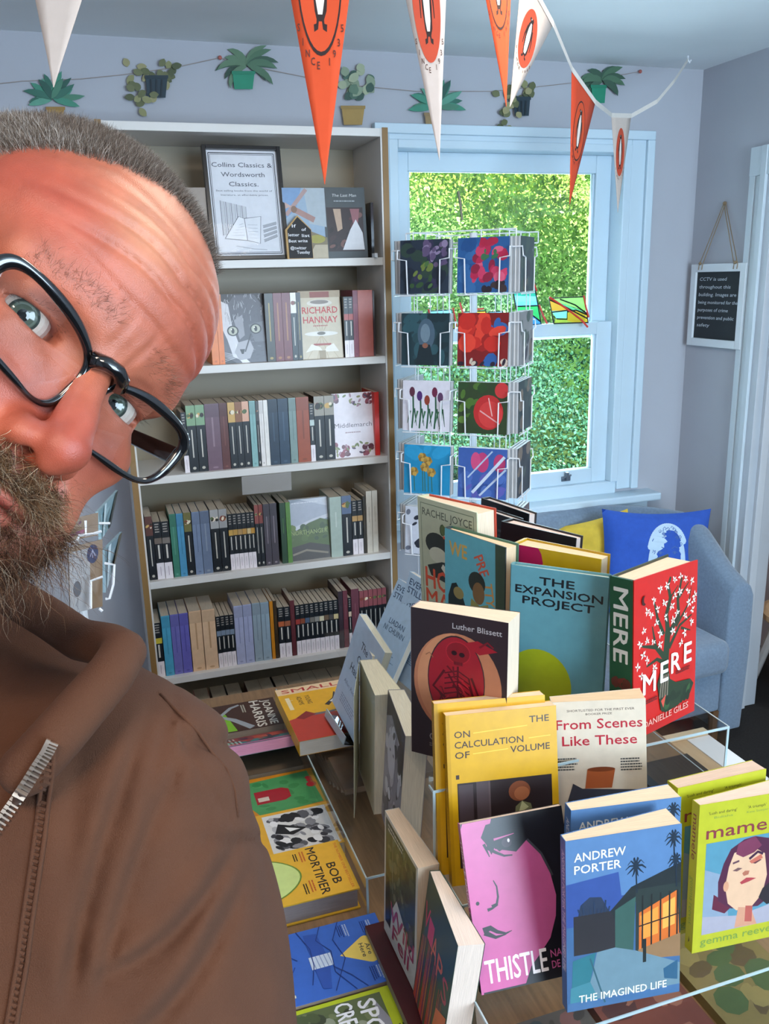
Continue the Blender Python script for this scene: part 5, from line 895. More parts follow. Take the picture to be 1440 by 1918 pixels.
sglass('stained glass panel with amber square, behind the right card column', [(868, 549), (912, 547), (913, 577), (870, 579)], [('B5E0D8', [(0, 0), (0, 1), (.5, 1), (.5, 0)]), ('D8B84A', [(.5, .4), (.5, 1), (1, 1), (1, .4)]), ('9FD0E0', [(.5, 0), (.5, .4), (1, .4), (1, 0)])], [[(.5, 0), (.5, 1)], [(0, .4), (1, .4)]], [[(-.05, 1.6), (0, .8)], [(.9, 1.15), (.3, 1.1)]])
sglass('pale blue stained glass panel at the centre of the window rail', [(918, 549), (944, 548), (945, 576), (919, 577)], [('8FD0EC', [(0, 0), (0, 1), (1, 1), (1, 0)])], [], [])
# ================================================================ CHALKBOARD SIGN ON THE RIGHT WALL
XS = XR - .022
c = [atX(u, v, XS) for u, v in ((1297, 497), (1397, 490), (1385, 655), (1283, 646))]
yl = (c[0].y + c[3].y) / 2; yr = (c[1].y + c[2].y) / 2; zt_ = (c[0].z + c[1].z) / 2; zb_ = (c[2].z + c[3].z) / 2; cw = yl - yr; chh = zt_ - zb_
SMx = Matrix(((0, 1, 0, XS), (-1, 0, 0, (yl + yr) / 2), (0, 0, 1, zb_), (0, 0, 0, 1)))
sg = tag(empty('chalkboard_sign', SMx), 'white-framed chalkboard notice hanging from twine on the right wall', 'chalkboard')
f_ = .028
MB().box(-cw / 2, -cw / 2 + f_, 0, .018, 0, chh, 'DDE3E8').box(cw / 2 - f_, cw / 2, 0, .018, 0, chh, 'DDE3E8').box(-cw / 2 + f_, cw / 2 - f_, 0, .018, 0, f_, 'DDE3E8').box(-cw / 2 + f_, cw / 2 - f_, 0, .018, chh - f_, chh, 'DDE3E8').build('frame', PAINT, sg, bevel=.002)
m = MB(); m.box(-cw / 2 + f_, cw / 2 - f_, .008, .014, f_, chh - f_, '1B2126'); A = Art(cw - 2 * f_, chh - 2 * f_, lambda x, y, l: (-cw / 2 + f_ + x, .008 - l, f_ + y), m)
for i, (t_, w_) in enumerate((('CCTV is used', .62), ('throughout this', .72), ('building. Images are', .86), ('being monitored for the', .9), ('purposes of crime', .7), ('prevention and public', .84), ('safety', .3))): A.text(t_, .06, .87 - i * .115, .05, 'C8D0D6', w=w_, shear=.12, bold=.5)
m.build('board', MATT, sg)
kn = atX(1357, 381, XR - .006); inv = SMx.inverted(); kl = inv @ kn
m = MB()
for sx_ in (-1, 1):
    for d_ in (-.004, .005):
        m.tube([(kl.x + d_, kl.y, kl.z), (sx_ * cw * .32 + d_ * 2, .0, chh - .004), (sx_ * cw * .32 + d_ * 2, -.002, chh - .02)], .0017, n=5)
    m.ell((sx_ * cw * .32, -.003, chh + .002), (.007, .005, .006), '8A7458', 8, 6)
m.ell((kl.x, kl.y, kl.z), (.008, .006, .007), '8A7458', 8, 6)
m.c = [C('8A7458')] * len(m.f); m.build('twine', MATT, sg)
# ================================================================ PAPER PLANT GARLAND
YG = YW - .006
def gw(u, v, l=0): p = atY(u, v, YG - l); return (p.x, p.y, p.z)
m = MB()
for P in ([(-30, 160), (40, 152), (150, 148), (230, 140), (330, 126), (412, 108)], [(412, 108), (440, 118), (530, 136), (640, 158), (780, 171), (920, 171), (1030, 160), (1080, 154), (1160, 141), (1199, 134)]): m.tube([gw(*p) for p in P], .0014, '9A8E88', n=4)
g = m.build('garland_string', MATT); tag(g, 'thin brown string pinned along the wall above bookcase and window', 'string')
for u, v in ((412, 108), (1199, 134)): MB().ell(gw(u, v, .004), (.006, .006, .006), 'B5645A', 10, 7).build('pin_head', MATT, g)
def leafpoly(x, y, L, w, a, bend=0):
    P = []; n = 6
    for s in (1, -1):
        for i in (range(n + 1) if s == 1 else range(n - 1, 0, -1)):
            t = i / n; ww = w * math.sin(math.pi * min(1, t * .92 + .06)) ** .8 * s; aa = a + bend * t
            P.append((x + L * t * math.cos(a + bend * t / 2) - ww * math.sin(aa), y - L * t * math.sin(a + bend * t / 2) - ww * math.cos(aa)))
    return P
def plant(label, cx, cy, kind, potc, pot, seed, scale=1):
    r = random.Random(seed); e = tag(empty('paper_plant', Vector(gw(cx, cy))), label, 'paper plant', 'paper cut-out plants on the garland'); I = e.matrix_world.inverted()
    def prism(m, px, l, c):
        P = [Vector(gw(cx + (u - cx) * 1, v, l)) for u, v in px]; n = len(P)
        if len(P) < 3: return
        vs = [I @ p for p in P] + [I @ (p + Vector((0, -.0009, 0))) for p in P]
        tri = tessellate_polygon([[Vector((p.x, p.z, 0)) for p in P]])
        m.add(vs, [tuple(t) for t in tri] + [tuple(i + n for i in t) for t in tri] + [(i, (i + 1) % n, (i + 1) % n + n, i + n) for i in range(n)], c)
    def leaf(i, px, c):
        m = MB(); prism(m, px, .002 + i * .0005, c); m.build('leaf', MATT, e)
    i = 0
    if kind == 'spiky':
        for a in (175, 158, 140, 120, 98, 80, 60, 42, 22, 5, 190, -8, 150, 30, 110, 70):
            L = r.uniform(42, 62) * scale; leaf(i, leafpoly(cx, cy + 18, L, 6.5, a * RAD, r.uniform(-.5, .2) if a < 90 else r.uniform(-.2, .5)), r.choice(['2F6A5A', '3E8A72', '24584C', '5A9A84', '488068'])); i += 1
    elif kind == 'trail':
        for k_ in range(30):
            t = r.random(); u = cx + r.uniform(-48, 40) * scale if k_ < 19 else cx - r.uniform(-4, 34) * scale; v = cy - 32 + r.uniform(0, 30) if k_ < 19 else cy + r.uniform(0, 52)
            leaf(i, leafpoly(u, v, r.uniform(14, 22) * scale, 6.5, r.uniform(0, 6.28)), r.choice(['6A6E4A', '8A8A5E', '4E5638', '9A946A', '5E6440'])); i += 1
    elif kind == 'fern':
        for a in (170, 150, 130, 105, 85, 65, 45, 25, 5, 190, 140, 35, -5):
            d = 1 if a < 90 else -1; leaf(i, leafpoly(cx, cy - 4, r.uniform(44, 62) * scale, 6.5, a * RAD, -d * r.uniform(1.0, 1.7)), r.choice(['3A5A48', '4E7258', '2C4A3C', '5E7E62', '41624E'])); i += 1
    elif kind == 'bushy':
        for k_ in range(22): leaf(i, leafpoly(cx + r.uniform(-24, 26), cy - r.uniform(-14, 38), r.uniform(16, 26), 8, r.uniform(0, 6.28)), r.choice(['8A9A80', 'A5AE90', '4A6A5A', '5E7A64', '8E9C84', '38564A'])); i += 1
    if pot:
        m = MB(); x, y, w1, w2, hh = pot; prism(m, [(x - w1, y - hh), (x + w1, y - hh), (x + w2, y + hh), (x - w2, y + hh)], .011, potc); prism(m, [(x - w1 - 1, y - hh), (x + w1 + 1, y - hh), (x + w1 + 1, y - hh + 6), (x - w1 - 1, y - hh + 6)], .0125, tuple(v * .85 for v in C(potc)))
        if potc == '1E3440':
            for q in (-.5, 0, .5): prism(m, [(x + q * w1 - 1.5, y - hh + 8), (x + q * w1 + 1.5, y - hh + 8), (x + q * w2 + 1.5, y + hh - 2), (x + q * w2 - 1.5, y + hh - 2)], .0138, '0F222C')
        m.build('pot', MATT, e)
plant('spiky teal paper plant in a tan pot, above the man at the far left', 98, 168, 'spiky', 'A5803E', (104, 216, 17, 12, 16), 1)
plant('trailing olive paper plant in a dark pot, left of the bookcase frame', 285, 156, 'trail', '1E3440', (293, 162, 21, 17, 21), 2)
plant('drooping green paper plant in a bright green pot, above the framed notice', 462, 128, 'fern', '1E8A6A', (456, 150, 21, 17, 17), 3)
plant('pale bushy paper plant in a tan pot, above the right end of the bookcase', 664, 170, 'bushy', 'A8884A', (661, 216, 22, 17, 18), 4)
plant('spiky green paper plant half hidden by a cream pennant', 818, 180, 'spiky', '9A8058', (808, 226, 13, 10, 15), 5, .9)
plant('trailing olive paper plant in a dark pot, above the window', 968, 186, 'trail', '1E3440', (977, 199, 16, 13, 18), 6, .8)
plant('drooping green paper plant in a green pot, nearest the room corner', 1128, 156, 'fern', '1E8A6A', (1121, 176, 14, 11, 17), 7, .78)
# ================================================================ BUNTING
ORG, CRM = 'C4451C', 'BFB0A6'
CLOTH = mat('bunting_cloth', None, .85, noise=.03, nscale=80)
def pennant(label, TL, TR, TIP, D, col, logo=True, bulge=.0, ph=0):
    Dl, Dr, Dt = D if isinstance(D, tuple) else (D, D, D)
    a = atD(*TL, Dl); b = atD(*TR, Dr); c = atD(*TIP, Dt); mid = (a + b) / 2; Ux = b - a; V = mid - c
    nrm = Ux.cross(V).normalized()
    if nrm.dot(O_ - mid) < 0: nrm = -nrm
    e = tag(empty('pennant', mid), label, 'pennant', 'bunting pennants'); I = e.matrix_world.inverted()
    def F(x, y): return c + V * y + Ux * (x - .5)
    m = MB(); n = 12; vs = []; fs = []
    for s in (0, 1):
        for j in range(n + 1):
            for i in range(5): y = j / n; x = .5 + (i / 4 - .5) * max(y, .004); vs.append(I @ (F(x, y) - nrm * .0008 * s))
    o = 5 * (n + 1)
    for j in range(n):
        for i in range(4):
            k = j * 5 + i; fs.append((k, k + 1, k + 6, k + 5)); fs.append((o + k, o + k + 5, o + k + 6, o + k + 1))
        fs.append((j * 5, j * 5 + 5, o + j * 5 + 5, o + j * 5)); fs.append((j * 5 + 4, o + j * 5 + 4, o + j * 5 + 9, j * 5 + 9))
    m.add(vs, fs, col); m.build('cloth', CLOTH, e, smooth=True)
    if logo:
        m = MB(); A = Art(1, 1, lambda x, y, l: tuple(I @ (F(x, y) + nrm * (l * 1.5 + .0004))), m)
        k = '2A1A18'; oc = 'B8452A' if col == CRM else ORG
        A.ell(.5, .62, .21, .25, k if col != CRM else 'B8452A', 36)
        A.ell(.5, .62, .195, .238, oc, 36)
        # penguin: black back, wings and head, white front, feet
        A.poly([(.5, .79), (.455, .80), (.44, .775), (.47, .765), (.44, .73), (.425, .66), (.43, .58), (.45, .5), (.47, .47), (.53, .47), (.56, .5), (.575, .58), (.575, .66), (.56, .73), (.54, .76), (.545, .79), (.52, .805)], k)
        A.line([(.44, .71), (.405, .62), (.40, .54)], .03, k, .012); A.line([(.565, .71), (.60, .62), (.605, .54)], .03, k, .012)
        A.poly([(.49, .755), (.465, .70), (.452, .62), (.462, .53), (.48, .49), (.52, .49), (.54, .53), (.55, .62), (.54, .70), (.515, .755)], 'D9CFC6')
        A.line([(.48, .485), (.47, .455), (.44, .45)], .022, k); A.line([(.52, .485), (.53, .455), (.56, .45)], .022, k); A.ell(.485, .785, .008, .007, 'D9CFC6', 6)
        tx = 'SINCE 1935'
        for i, ch in enumerate(tx):
            if ch == ' ': continue
            th = (-90 + (i - 4.5) * 11.5) * RAD; x = .5 + .255 * math.cos(th); y = .62 + .29 * math.sin(th); A.text(ch, x, y, .022, '4A2A26', rot=0, al='c', bold=2, sx=1.9)
        m.build('cloth_print', CLOTH, e)
    return a, b
tape = []
tape += list(pennant('plain cream pennant at the far left above the man', (-3, -330), (256, -320), (100, 163), .85, CRM, False, .2))
tape += list(pennant('large orange pennant with penguin oval, hanging in front of the bookcase', (489, -305), (693, -300), (608, 345), .70, ORG, True, .3, 1))
tape += list(pennant('cream pennant with orange penguin oval, hanging before the left of the window', (720, -192), (843, -190), (823, 300), .92, CRM, True, .5, 2))
tape += list(pennant('narrow orange pennant right of the large cream one', (874, -190), (964, -186), (948, 200), 1.16, ORG, True, .5, .5))
tape += list(pennant('twisted cream pennant with orange oval above the window', (978, -60), (1036, 46), (955, 200), (1.46, 1.56, 1.5), CRM, True, .3, 0))
tape += list(pennant('small orange pennant hanging in front of the upper right window pane', (1071, 130), (1115, 192), (1067, 383), (1.85, 2.0, 1.9), 'C0401E', True, 1.2, 1.2))
tape += list(pennant('smallest cream pennant nearest the room corner', (1145, 216), (1182, 217), (1157, 398), (2.45, 2.52, 2.45), CRM, True, .5, 2))
hook = atZ(1288, 112, ZC - .012)
pts = [tape[0] + Vector((-.3, .05, .06))] + tape + [atD(1230, 190, 2.55), atD(1262, 152, 2.6), hook]
vs = []; fs = []
for i, p in enumerate(pts): vs += [p + Vector((0, 0, .004)), p + Vector((0, -.0015, .006)), p + Vector((0, -.0015, -.006)), p + Vector((0, 0, -.004))]
for i in range(len(pts) - 1):
    for k in range(4): fs.append((i * 4 + k, i * 4 + (k + 1) % 4, (i + 1) * 4 + (k + 1) % 4, (i + 1) * 4 + k))
tp = MB().add(vs, fs, 'CFC8C0').build('bunting_tape', CLOTH); tag(tp, 'cream cloth tape carrying the pennants up to a ceiling hook', 'tape')
MB().tube([hook + Vector((0, 0, .012)), hook, hook + Vector((.008, 0, -.008)), hook + Vector((.012, 0, 0))], .003, '8A8480', n=6).build('hook', METAL, tp)
# ================================================================ CARD RACK BEHIND THE MAN, LEFT OF THE BOOKCASE
D0 = 1.75
def rk(u, v, D=D0): return atD(u, v, D)
lr = tag(empty('card_rack', rk(200, 1050)), 'white wire card rack behind the man, left of the bookcase', 'card rack'); I = lr.matrix_world.inverted()
for P in ([(145, 1012), (148, 1003), (184, 998)], [(170, 1140), (170, 1088), (192, 1080)], [(160, 975), (161, 1003), (190, 995)], [(212, 1095), (214, 1058), (196, 1055)], [(212, 1095), (205, 1121), (198, 1122)], [(186, 980), (206, 980)], [(192, 1145), (186, 1140)]):
    MB().tube([I @ rk(u, v, D0 - .03) for u, v in P], .0028, n=5).build('wire', METAL, lr)
MB().tube([I @ Vector((rk(150, 900, 1.85).x - .03, rk(150, 900, 1.85).y + .1, 0)), I @ Vector((rk(150, 900, 1.85).x - .03, rk(150, 900, 1.85).y + .1, 1.7))], .01, n=10).build('pole', METAL, lr)
def slab(name, label, px, D, col, art=None, t=.006, m_=PRINT):
    P = [rk(u, v, d) for (u, v), d in zip(px, D)]; n_ = (P[1] - P[0]).cross(P[3] - P[0]).normalized()
    if n_.dot(O_ - P[0]) < 0: n_ = -n_
    e = tag(empty(name, P[3]), label, 'greeting cards', 'cards in the rack behind the man'); I = e.matrix_world.inverted()
    vs = [I @ p for p in P] + [I @ (p - n_ * t) for p in P]
    MB().add(vs, [(0, 1, 2, 3), (7, 6, 5, 4), (0, 4, 5, 1), (1, 5, 6, 2), (2, 6, 7, 3), (3, 7, 4, 0)], col).build('card', m_, e)
    if art:
        m = MB(); art(Art(1, 1, lambda x, y, l: tuple(I @ ((P[3] * (1 - x) + P[2] * x) * (1 - y) + (P[0] * (1 - x) + P[1] * x) * y + n_ * (l * 2 + .0003))), m)); m.build('card_print', MATT, e)
def greyart(A):
    A.rect(0, 0, .62, .92, '8A8A8C'); r = random.Random(3)
    for i in range(18): x = r.uniform(.02, .55); y = r.uniform(.05, .85); A.line([(x, y), (min(x + r.uniform(-.1, .1), .6), y + r.uniform(-.12, .12)), (min(x + .05, .6), max(y - .1, 0))], .02, r.choice(['5A5A60', '6E6E74', 'A5A5A8']), .008)
    A.ell(.22, .35, .12, .12, '4A4A50'); A.ell(.70, .82, .17, .14, '23284A', 20); A.line([(.62, .78), (.70, .88), (.78, .78)], .02, '8A8EA8'); A.line([(.7, .88), (.7, .76)], .02, '8A8EA8')
slab('greeting_card', 'kraft card with a grey pencil drawing and a dark blue round sticker', [(128, 1026), (192, 1010), (192, 1136), (132, 1150)], (1.72, 1.76, 1.76, 1.72), '6E5230', greyart)
slab('greeting_card', 'upper kraft card with purple flowers beside the man\'s beard', [(120, 975), (184, 960), (184, 1002), (122, 1016)], (1.74, 1.78, 1.78, 1.74), '6E5230', lambda A: A.blobs(.1, .1, .6, .8, 10, ['6A3A5A', '8A4A6A', '5A3A4A'], .06, .1))
CEL = mat('cellophane_card', None, .18, noise=.1, nscale=30)
slab('greeting_card', 'upper pack of cellophane-wrapped pale cards seen edge-on', [(184, 958), (221, 918), (207, 985), (190, 1010)], (1.80, 1.98, 1.98, 1.80), '9FBFC9', lambda A: (A.poly([(.75, 0), (.85, 1), (1, 1), (1, 0)], '4A4E4A'), A.poly([(.1, 0), (.3, 1), (.4, 1), (.3, 0)], 'C5DCE4')), m_=CEL)
slab('greeting_card', 'lower pack of cellophane-wrapped pale cards seen edge-on', [(196, 1030), (229, 996), (214, 1060), (198, 1110)], (1.78, 1.95, 1.95, 1.78), '9FB9C5', lambda A: (A.poly([(.7, 0), (.8, 1), (1, 1), (1, 0)], '6A6456'), A.poly([(.1, 0), (.2, 1), (.35, 1), (.3, 0)], 'CFE2EA')), m_=CEL)
# ================================================================ BEYOND THE DOORWAY
p = atX(1442, 1150, 2.36)
st = tag(empty('stool', (p.x + .15, p.y - .05, 0)), 'round pale wood stool with white legs in the room beyond the door', 'stool')
MB().lathe([(.17, p.z - .03), (.18, p.z - .02), (.18, p.z), (.16, p.z + .008)], 'D9B890', 28).build('seat', MATT, st)
for k in range(4): a = k * math.pi / 2 + .6; MB().tube([(.11 * math.cos(a), .11 * math.sin(a), p.z - .03), (.19 * math.cos(a), .19 * math.sin(a), 0)], .018, 'D8D4D0', n=8).build('leg', MATT, st)
# ================================================================ THE MAN
def smin(a, b, k): h = np.clip(.5 + .5 * (b - a) / k, 0, 1); return b * (1 - h) + a * h - k * h * (1 - h)
def smax(a, b, k): return -smin(-a, -b, k)
def ellS(P, c, r):
    d = (P - np.array(c)) / np.array(r); k0 = np.sqrt((d ** 2).sum(-1)); k1 = np.sqrt(((d / np.array(r)) ** 2).sum(-1)) + 1e-9
    return k0 * (k0 - 1) / k1
def capS(P, a, b, ra, rb):
    a = np.array(a, float); b = np.array(b, float); ab = b - a; t = np.clip(((P - a) @ ab) / (ab @ ab), 0, 1)
    return np.sqrt(((P - a - t[..., None] * ab) ** 2).sum(-1)) - (ra + (rb - ra) * t)
def nets(fn, lo, hi, h):
    """surface nets over a signed distance function -> verts, quads"""
    ax = [np.arange(lo[i], hi[i] + h, h, dtype=np.float32) for i in range(3)]
    n = [len(a) for a in ax]; F = np.empty(n, np.float32)
    Y_, Z_ = np.meshgrid(ax[1], ax[2], indexing='ij')
    for i in range(0, n[0], 16):
        xs = ax[0][i:i + 16]; P = np.stack(np.broadcast_arrays(xs[:, None, None], Y_[None], Z_[None]), -1); F[i:i + 16] = fn(P)
    S_ = F < 0; c = [S_[a:n[0] - 1 + a, b:n[1] - 1 + b, d:n[2] - 1 + d] for a in (0, 1) for b in (0, 1) for d in (0, 1)]
    sm = sum(x.astype(np.int8) for x in c); act = (sm > 0) & (sm < 8); idx = -np.ones(act.shape, np.int64); cells = np.argwhere(act); idx[act] = np.arange(len(cells))
    acc = np.zeros((len(cells), 3)); cnt = np.zeros(len(cells)); cor = [(a, b, d) for a in (0, 1) for b in (0, 1) for d in (0, 1)]
    for p in range(8):
        for q in range(p + 1, 8):
            A_, B_ = np.array(cor[p]), np.array(cor[q])
            if abs(A_ - B_).sum() != 1: continue
            ca = cells + A_; cb = cells + B_; fa = F[ca[:, 0], ca[:, 1], ca[:, 2]]; fb = F[cb[:, 0], cb[:, 1], cb[:, 2]]
            m = (fa < 0) != (fb < 0); t = np.where(m, fa / np.where(m, fa - fb, 1), 0)
            acc[m] += (A_ + (B_ - A_) * t[:, None])[m]; cnt[m] += 1
    V_ = (cells + acc / cnt[:, None]) * h + np.array(lo)
    Q = []
    for d in range(3):
        u, v = (d + 1) % 3, (d + 2) % 3
        sl0 = [slice(None)] * 3; sl1 = [slice(None)] * 3; sl0[d] = slice(0, n[d] - 1); sl1[d] = slice(1, n[d])
        E = S_[tuple(sl0)] != S_[tuple(sl1)]; e = np.argwhere(E); ok = (e[:, u] > 0) & (e[:, v] > 0) & (e[:, u] < n[u] - 1) & (e[:, v] < n[v] - 1); e = e[ok]
        ins = S_[e[:, 0], e[:, 1], e[:, 2]]; q = []
        for du, dv in ((0, 0), (1, 0), (1, 1), (0, 1)):
            k = e.copy(); k[:, u] -= du; k[:, v] -= dv; q.append(idx[k[:, 0], k[:, 1], k[:, 2]])
        q = np.stack(q, 1); q[~ins] = q[~ins][:, ::-1]; Q.append(q)
    return V_, np.concatenate(Q)
def npmesh(name, V_, Q, m, parent, colors=None, M=None, smooth=True):
    me = bpy.data.meshes.new(name); me.vertices.add(len(V_)); me.vertices.foreach_set('co', V_.astype(np.float32).ravel())
    k = Q.shape[1]; me.loops.add(Q.size); me.loops.foreach_set('vertex_index', Q.astype(np.int32).ravel()); me.polygons.add(len(Q))
    me.polygons.foreach_set('loop_start', np.arange(0, Q.size, k, dtype=np.int32)); me.update(calc_edges=True)
    if smooth: me.polygons.foreach_set('use_smooth', [True] * len(Q))
    if colors is not None:
        at = me.color_attributes.new('Col', 'FLOAT_COLOR', 'POINT'); at.data.foreach_set('color', np.concatenate([colors, np.ones((len(V_), 1))], 1).astype(np.float32).ravel())
    me.materials.append(m); o = bpy.data.objects.new(name, me); COL.objects.link(o)
    if parent: o.parent = parent
    if M is not None: o.matrix_local = M
    return o
# pose of the head: local x = his left (right in the picture), y = back, z = crown; origin between the pupils (metres)
hw = np.array([0.06141041, 0.70460493, 0.94785441]); hth = np.linalg.norm(hw); kx = hw / hth
Kk = np.array([[0, -kx[2], kx[1]], [kx[2], 0, -kx[0]], [-kx[1], kx[0], 0]]); HR = np.eye(3) + np.sin(hth) * Kk + (1 - np.cos(hth)) * Kk @ Kk
CB = np.array([list(RIGHT), list(FWD), list(UP)]).T          # camera axes as columns (right, forward, up)
HT = CB @ np.array([-0.13604758, 0.39905464, 0.06586338]) + np.array([0, 0, CZ]); HM = CB @ HR
HMX = Matrix(((HM[0][0], HM[0][1], HM[0][2], HT[0]), (HM[1][0], HM[1][1], HM[1][2], HT[1]), (HM[2][0], HM[2][1], HM[2][2], HT[2]), (0, 0, 0, 1)))
man = tag(empty('person', Vector((HT[0] - .12, HT[1] + .02, 0))), 'man with cropped grey hair, beard and brown hooded top leaning in from the left', 'person')
MI = man.matrix_world.inverted(); HL = MI @ HMX
def head_sdf(P):
    P = P * 1000.0; x, y, z = P[..., 0], P[..., 1], P[..., 2]; ax_ = np.abs(x); Q = np.stack([ax_, y, z], -1)
    d = ellS(P, (0, 90, 32), (75, 97, 86))
    d = smin(d, ellS(P, (0, 45, 40), (67, 56, 54)), 18)                 # forehead
    d = smin(d, ellS(P, (0, 55, -38), (60, 62, 76)), 18)                # mid face
    d = smin(d, ellS(Q, (31, 32, -70), (32, 42, 38)), 20)               # jaw
    d = smin(d, ellS(P, (0, 10, -102), (26, 22, 20)), 18)               # chin
    d = smin(d, ellS(Q, (42, 20, -24), (22, 20, 17)), 16)               # cheekbone
    d = smin(d, capS(Q, (7, 0, 19), (49, 16, 18), 9, 9), 12)            # brow ridge
    d = smax(d, -ellS(Q, (32, -9, -2), (17, 12, 12)), 9)                # eye socket
    d = smin(d, ellS(Q, (32, 16, -1), (15.5, 16.6, 13.6)), 4)           # lids over the eyeball
    ap = np.maximum(np.abs(z + 1 - .0) / (4.5 * np.sqrt(np.clip(1 - ((Q[..., 0] - 32) / 14.5) ** 2, .0001, 1))) - 1, np.abs(Q[..., 0] - 32) / 14.5 - 1) * 4.5
    ap = np.maximum(ap, y - 13)
    d = smax(d, -np.maximum(ap, ellS(Q, (32, 16, -1), (20, 20, 18))), 1.4)  # lid opening
    d = smin(d, capS(Q, (22, 1.5, 8.5), (42, 6, 6.5), 1.9, 2.2), 4)     # upper lid fold
    d = smin(d, capS(Q, (22, 3.5, -13), (40, 6, -12), 3.2, 3.0), 7)     # eye bag
    nose = capS(P, (0, -1, 10), (0, -19, -24), 6.5, 8.5)
    nose = smin(nose, capS(P, (0, -19, -24), (0, -27, -37), 8.5, 11.5), 5)
    nose = smin(nose, ellS(Q, (12.5, -12, -42), (8.5, 11.5, 8)), 7)
    nose = smin(nose, capS(P, (0, -8, -46), (0, -26, -46), 6, 5), 5)
    d = smin(d, nose, 8)
    d = smax(d, -ellS(Q, (7.2, -17, -52), (3.9, 7.5, 8)), 2.0)         # nostril
    d = smin(d, ellS(P, (0, 2, -63), (22, 12, 12)), 8)
    d = smin(d, ellS(P, (0, -9, -69), (19, 8, 4.6)), 4); d = smin(d, ellS(P, (0, -8, -77), (17, 8, 5.4)), 4)
    d = d + 2.2 * np.exp(-((z + 72.8) / 1.6) ** 2 - (x / 24) ** 2 * (np.abs(x) < 26)) * (y < 0) * (np.abs(x) < 26)
    d = d + 2.0 * np.exp(-((np.abs(x) - 22 - (-44 - z) * .45) / 3.2) ** 2) * np.exp(-((z + 56) / 16) ** 2) * (y < 22)   # nasolabial fold
    ear = ellS(Q, (75, 88, -14), (7, 18, 31)); ear = smax(ear, -ellS(Q, (82, 84, -12), (6, 10, 19)), 4); d = smin(d, ear, 5)
    d = smin(d, capS(P, (0, 92, -55), (0, 118, -165), 58, 62), 16)      # neck
    # forehead furrows
    fr = (y < 60) & (z > 12)
    for z0, amp, w_, sl in ((35, 1.1, 1.6, .10), (45, 2.0, 1.6, .06), (57, 2.1, 1.7, .02), (69, 1.4, 1.9, -.03), (80, .8, 2.0, -.05)):
        zz = z0 + 3.2 * np.sin(ax_ / 17 + z0) + sl * ax_ - .0022 * x * x
        d = d + fr * amp * np.exp(-((z - zz) / w_) ** 2) * np.exp(-(ax_ / 58) ** 4) - fr * .5 * np.exp(-((z - zz - 5) / 3.4) ** 2) * np.exp(-(ax_ / 58) ** 4)
    d = d + 1.3 * np.exp(-((ax_ - 7 - (z - 14) * .05) / 2.0) ** 2) * np.exp(-((z - 20) / 10) ** 2) * (y < 20)       # frown lines
    for a0 in (-.45, -.12, .22):                                        # crow's feet
        rr = np.hypot(ax_ - 36, z + 3); an = np.arctan2(z + 3, ax_ - 36)
        d = d + 1.2 * np.exp(-((an - a0) * rr / 1.3) ** 2) * np.exp(-((rr - 24) / 8) ** 2) * (y < 60)
    d = d + .8 * np.exp(-((z + 20 + (ax_ - 32) ** 2 * .012) / 1.7) ** 2) * np.exp(-((ax_ - 30) / 14) ** 4) * (y < 30)
    d = d + .7 * np.exp(-((z - 12.8 + (ax_ - 32) ** 2 * .012) / 1.2) ** 2) * np.exp(-((ax_ - 32) / 13) ** 4) * (y < 30)
    return d / 1000.0
HV, HQ = nets(head_sdf, (-.092, -.047, -.185), (.092, .195, .128), .0017)
def smoothv(V_, Q, it=1, lam=.5):
    for _ in range(it):
        acc = np.zeros_like(V_); cnt = np.zeros(len(V_)); 
        for a in range(4):
            for b in ((a + 1) % 4, (a + 3) % 4): np.add.at(acc, Q[:, a], V_[Q[:, b]]); np.add.at(cnt, Q[:, a], 1)
        V_ = V_ + lam * (acc / cnt[:, None] - V_)
    return V_
HV = smoothv(HV, HQ, 1)
mm = HV * 1000; X_, Y_, Z_ = mm[:, 0], mm[:, 1], mm[:, 2]; AX = np.abs(X_)
def g(x, s): return np.exp(-(x / s) ** 2)
hair_f = Z_ + .9 * Y_ + 4 * np.sin(X_ / 9) + .45 * np.clip(AX - 42, 0, 40) * (Z_ > 20)
hair_m = np.clip((hair_f - 104) / 10, 0, 1) * (Z_ > -10) * ((Y_ < 130) | (Z_ > -60))
beard_f = np.clip((-60 - Z_ - .30 * np.clip(Y_, 0, 100) + 9 * g(X_, 24) * (Y_ < 14)) / 8, 0, 1) * (Y_ < 72) * (Z_ > -135)
lip = g(Z_ + 73, 8) * g(X_, 18) * (Y_ < -8)
beard_f = beard_f * (1 - np.clip(lip * 1.6, 0, 1))
skin = np.tile(np.array(C('A65F45')), (len(HV), 1)); red = np.array(C('953E2E')); pale = np.array(C('C08A68'))
rk_ = np.clip(.85 * g(np.hypot(X_, Z_ + 32), 26) * (Y_ < 10) + .55 * g(np.hypot(AX - 42, Z_ + 28), 24) + .40 * g(Z_ - 44, 26) * (Y_ < 50) + .5 * g(np.hypot(AX - 55, Z_ - 45), 30), 0, 1)[:, None]
skin = skin * (1 - rk_) + red * rk_
pe = np.clip(.45 * g(np.hypot(AX - 32, Z_ - 1), 16) * (Y_ < 30), 0, 1)[:, None]; skin = skin * (1 - pe) + np.array(C('A86250')) * pe
pl_ = np.clip(.5 * g(np.hypot(X_ + 25, Z_ - 62), 18), 0, 1)[:, None]; skin = skin * (1 - pl_) + pale * pl_
sh_ = (hair_m * .55)[:, None]; skin = skin * (1 - sh_) + np.array(C('7E6A60')) * sh_
bb = (beard_f * .6)[:, None]; skin = skin * (1 - bb) + np.array(C('6E4A3C')) * bb
lp = np.clip(lip, 0, 1)[:, None] * .7; skin = skin * (1 - lp) + np.array(C('A8504A')) * lp
SKIN = mat('skin', None, .44, noise=.14, nscale=70, bump=.22, bscale=1700, spec=.5, sss=.05)
npmesh('body', HV, HQ, SKIN, man, skin, HL)
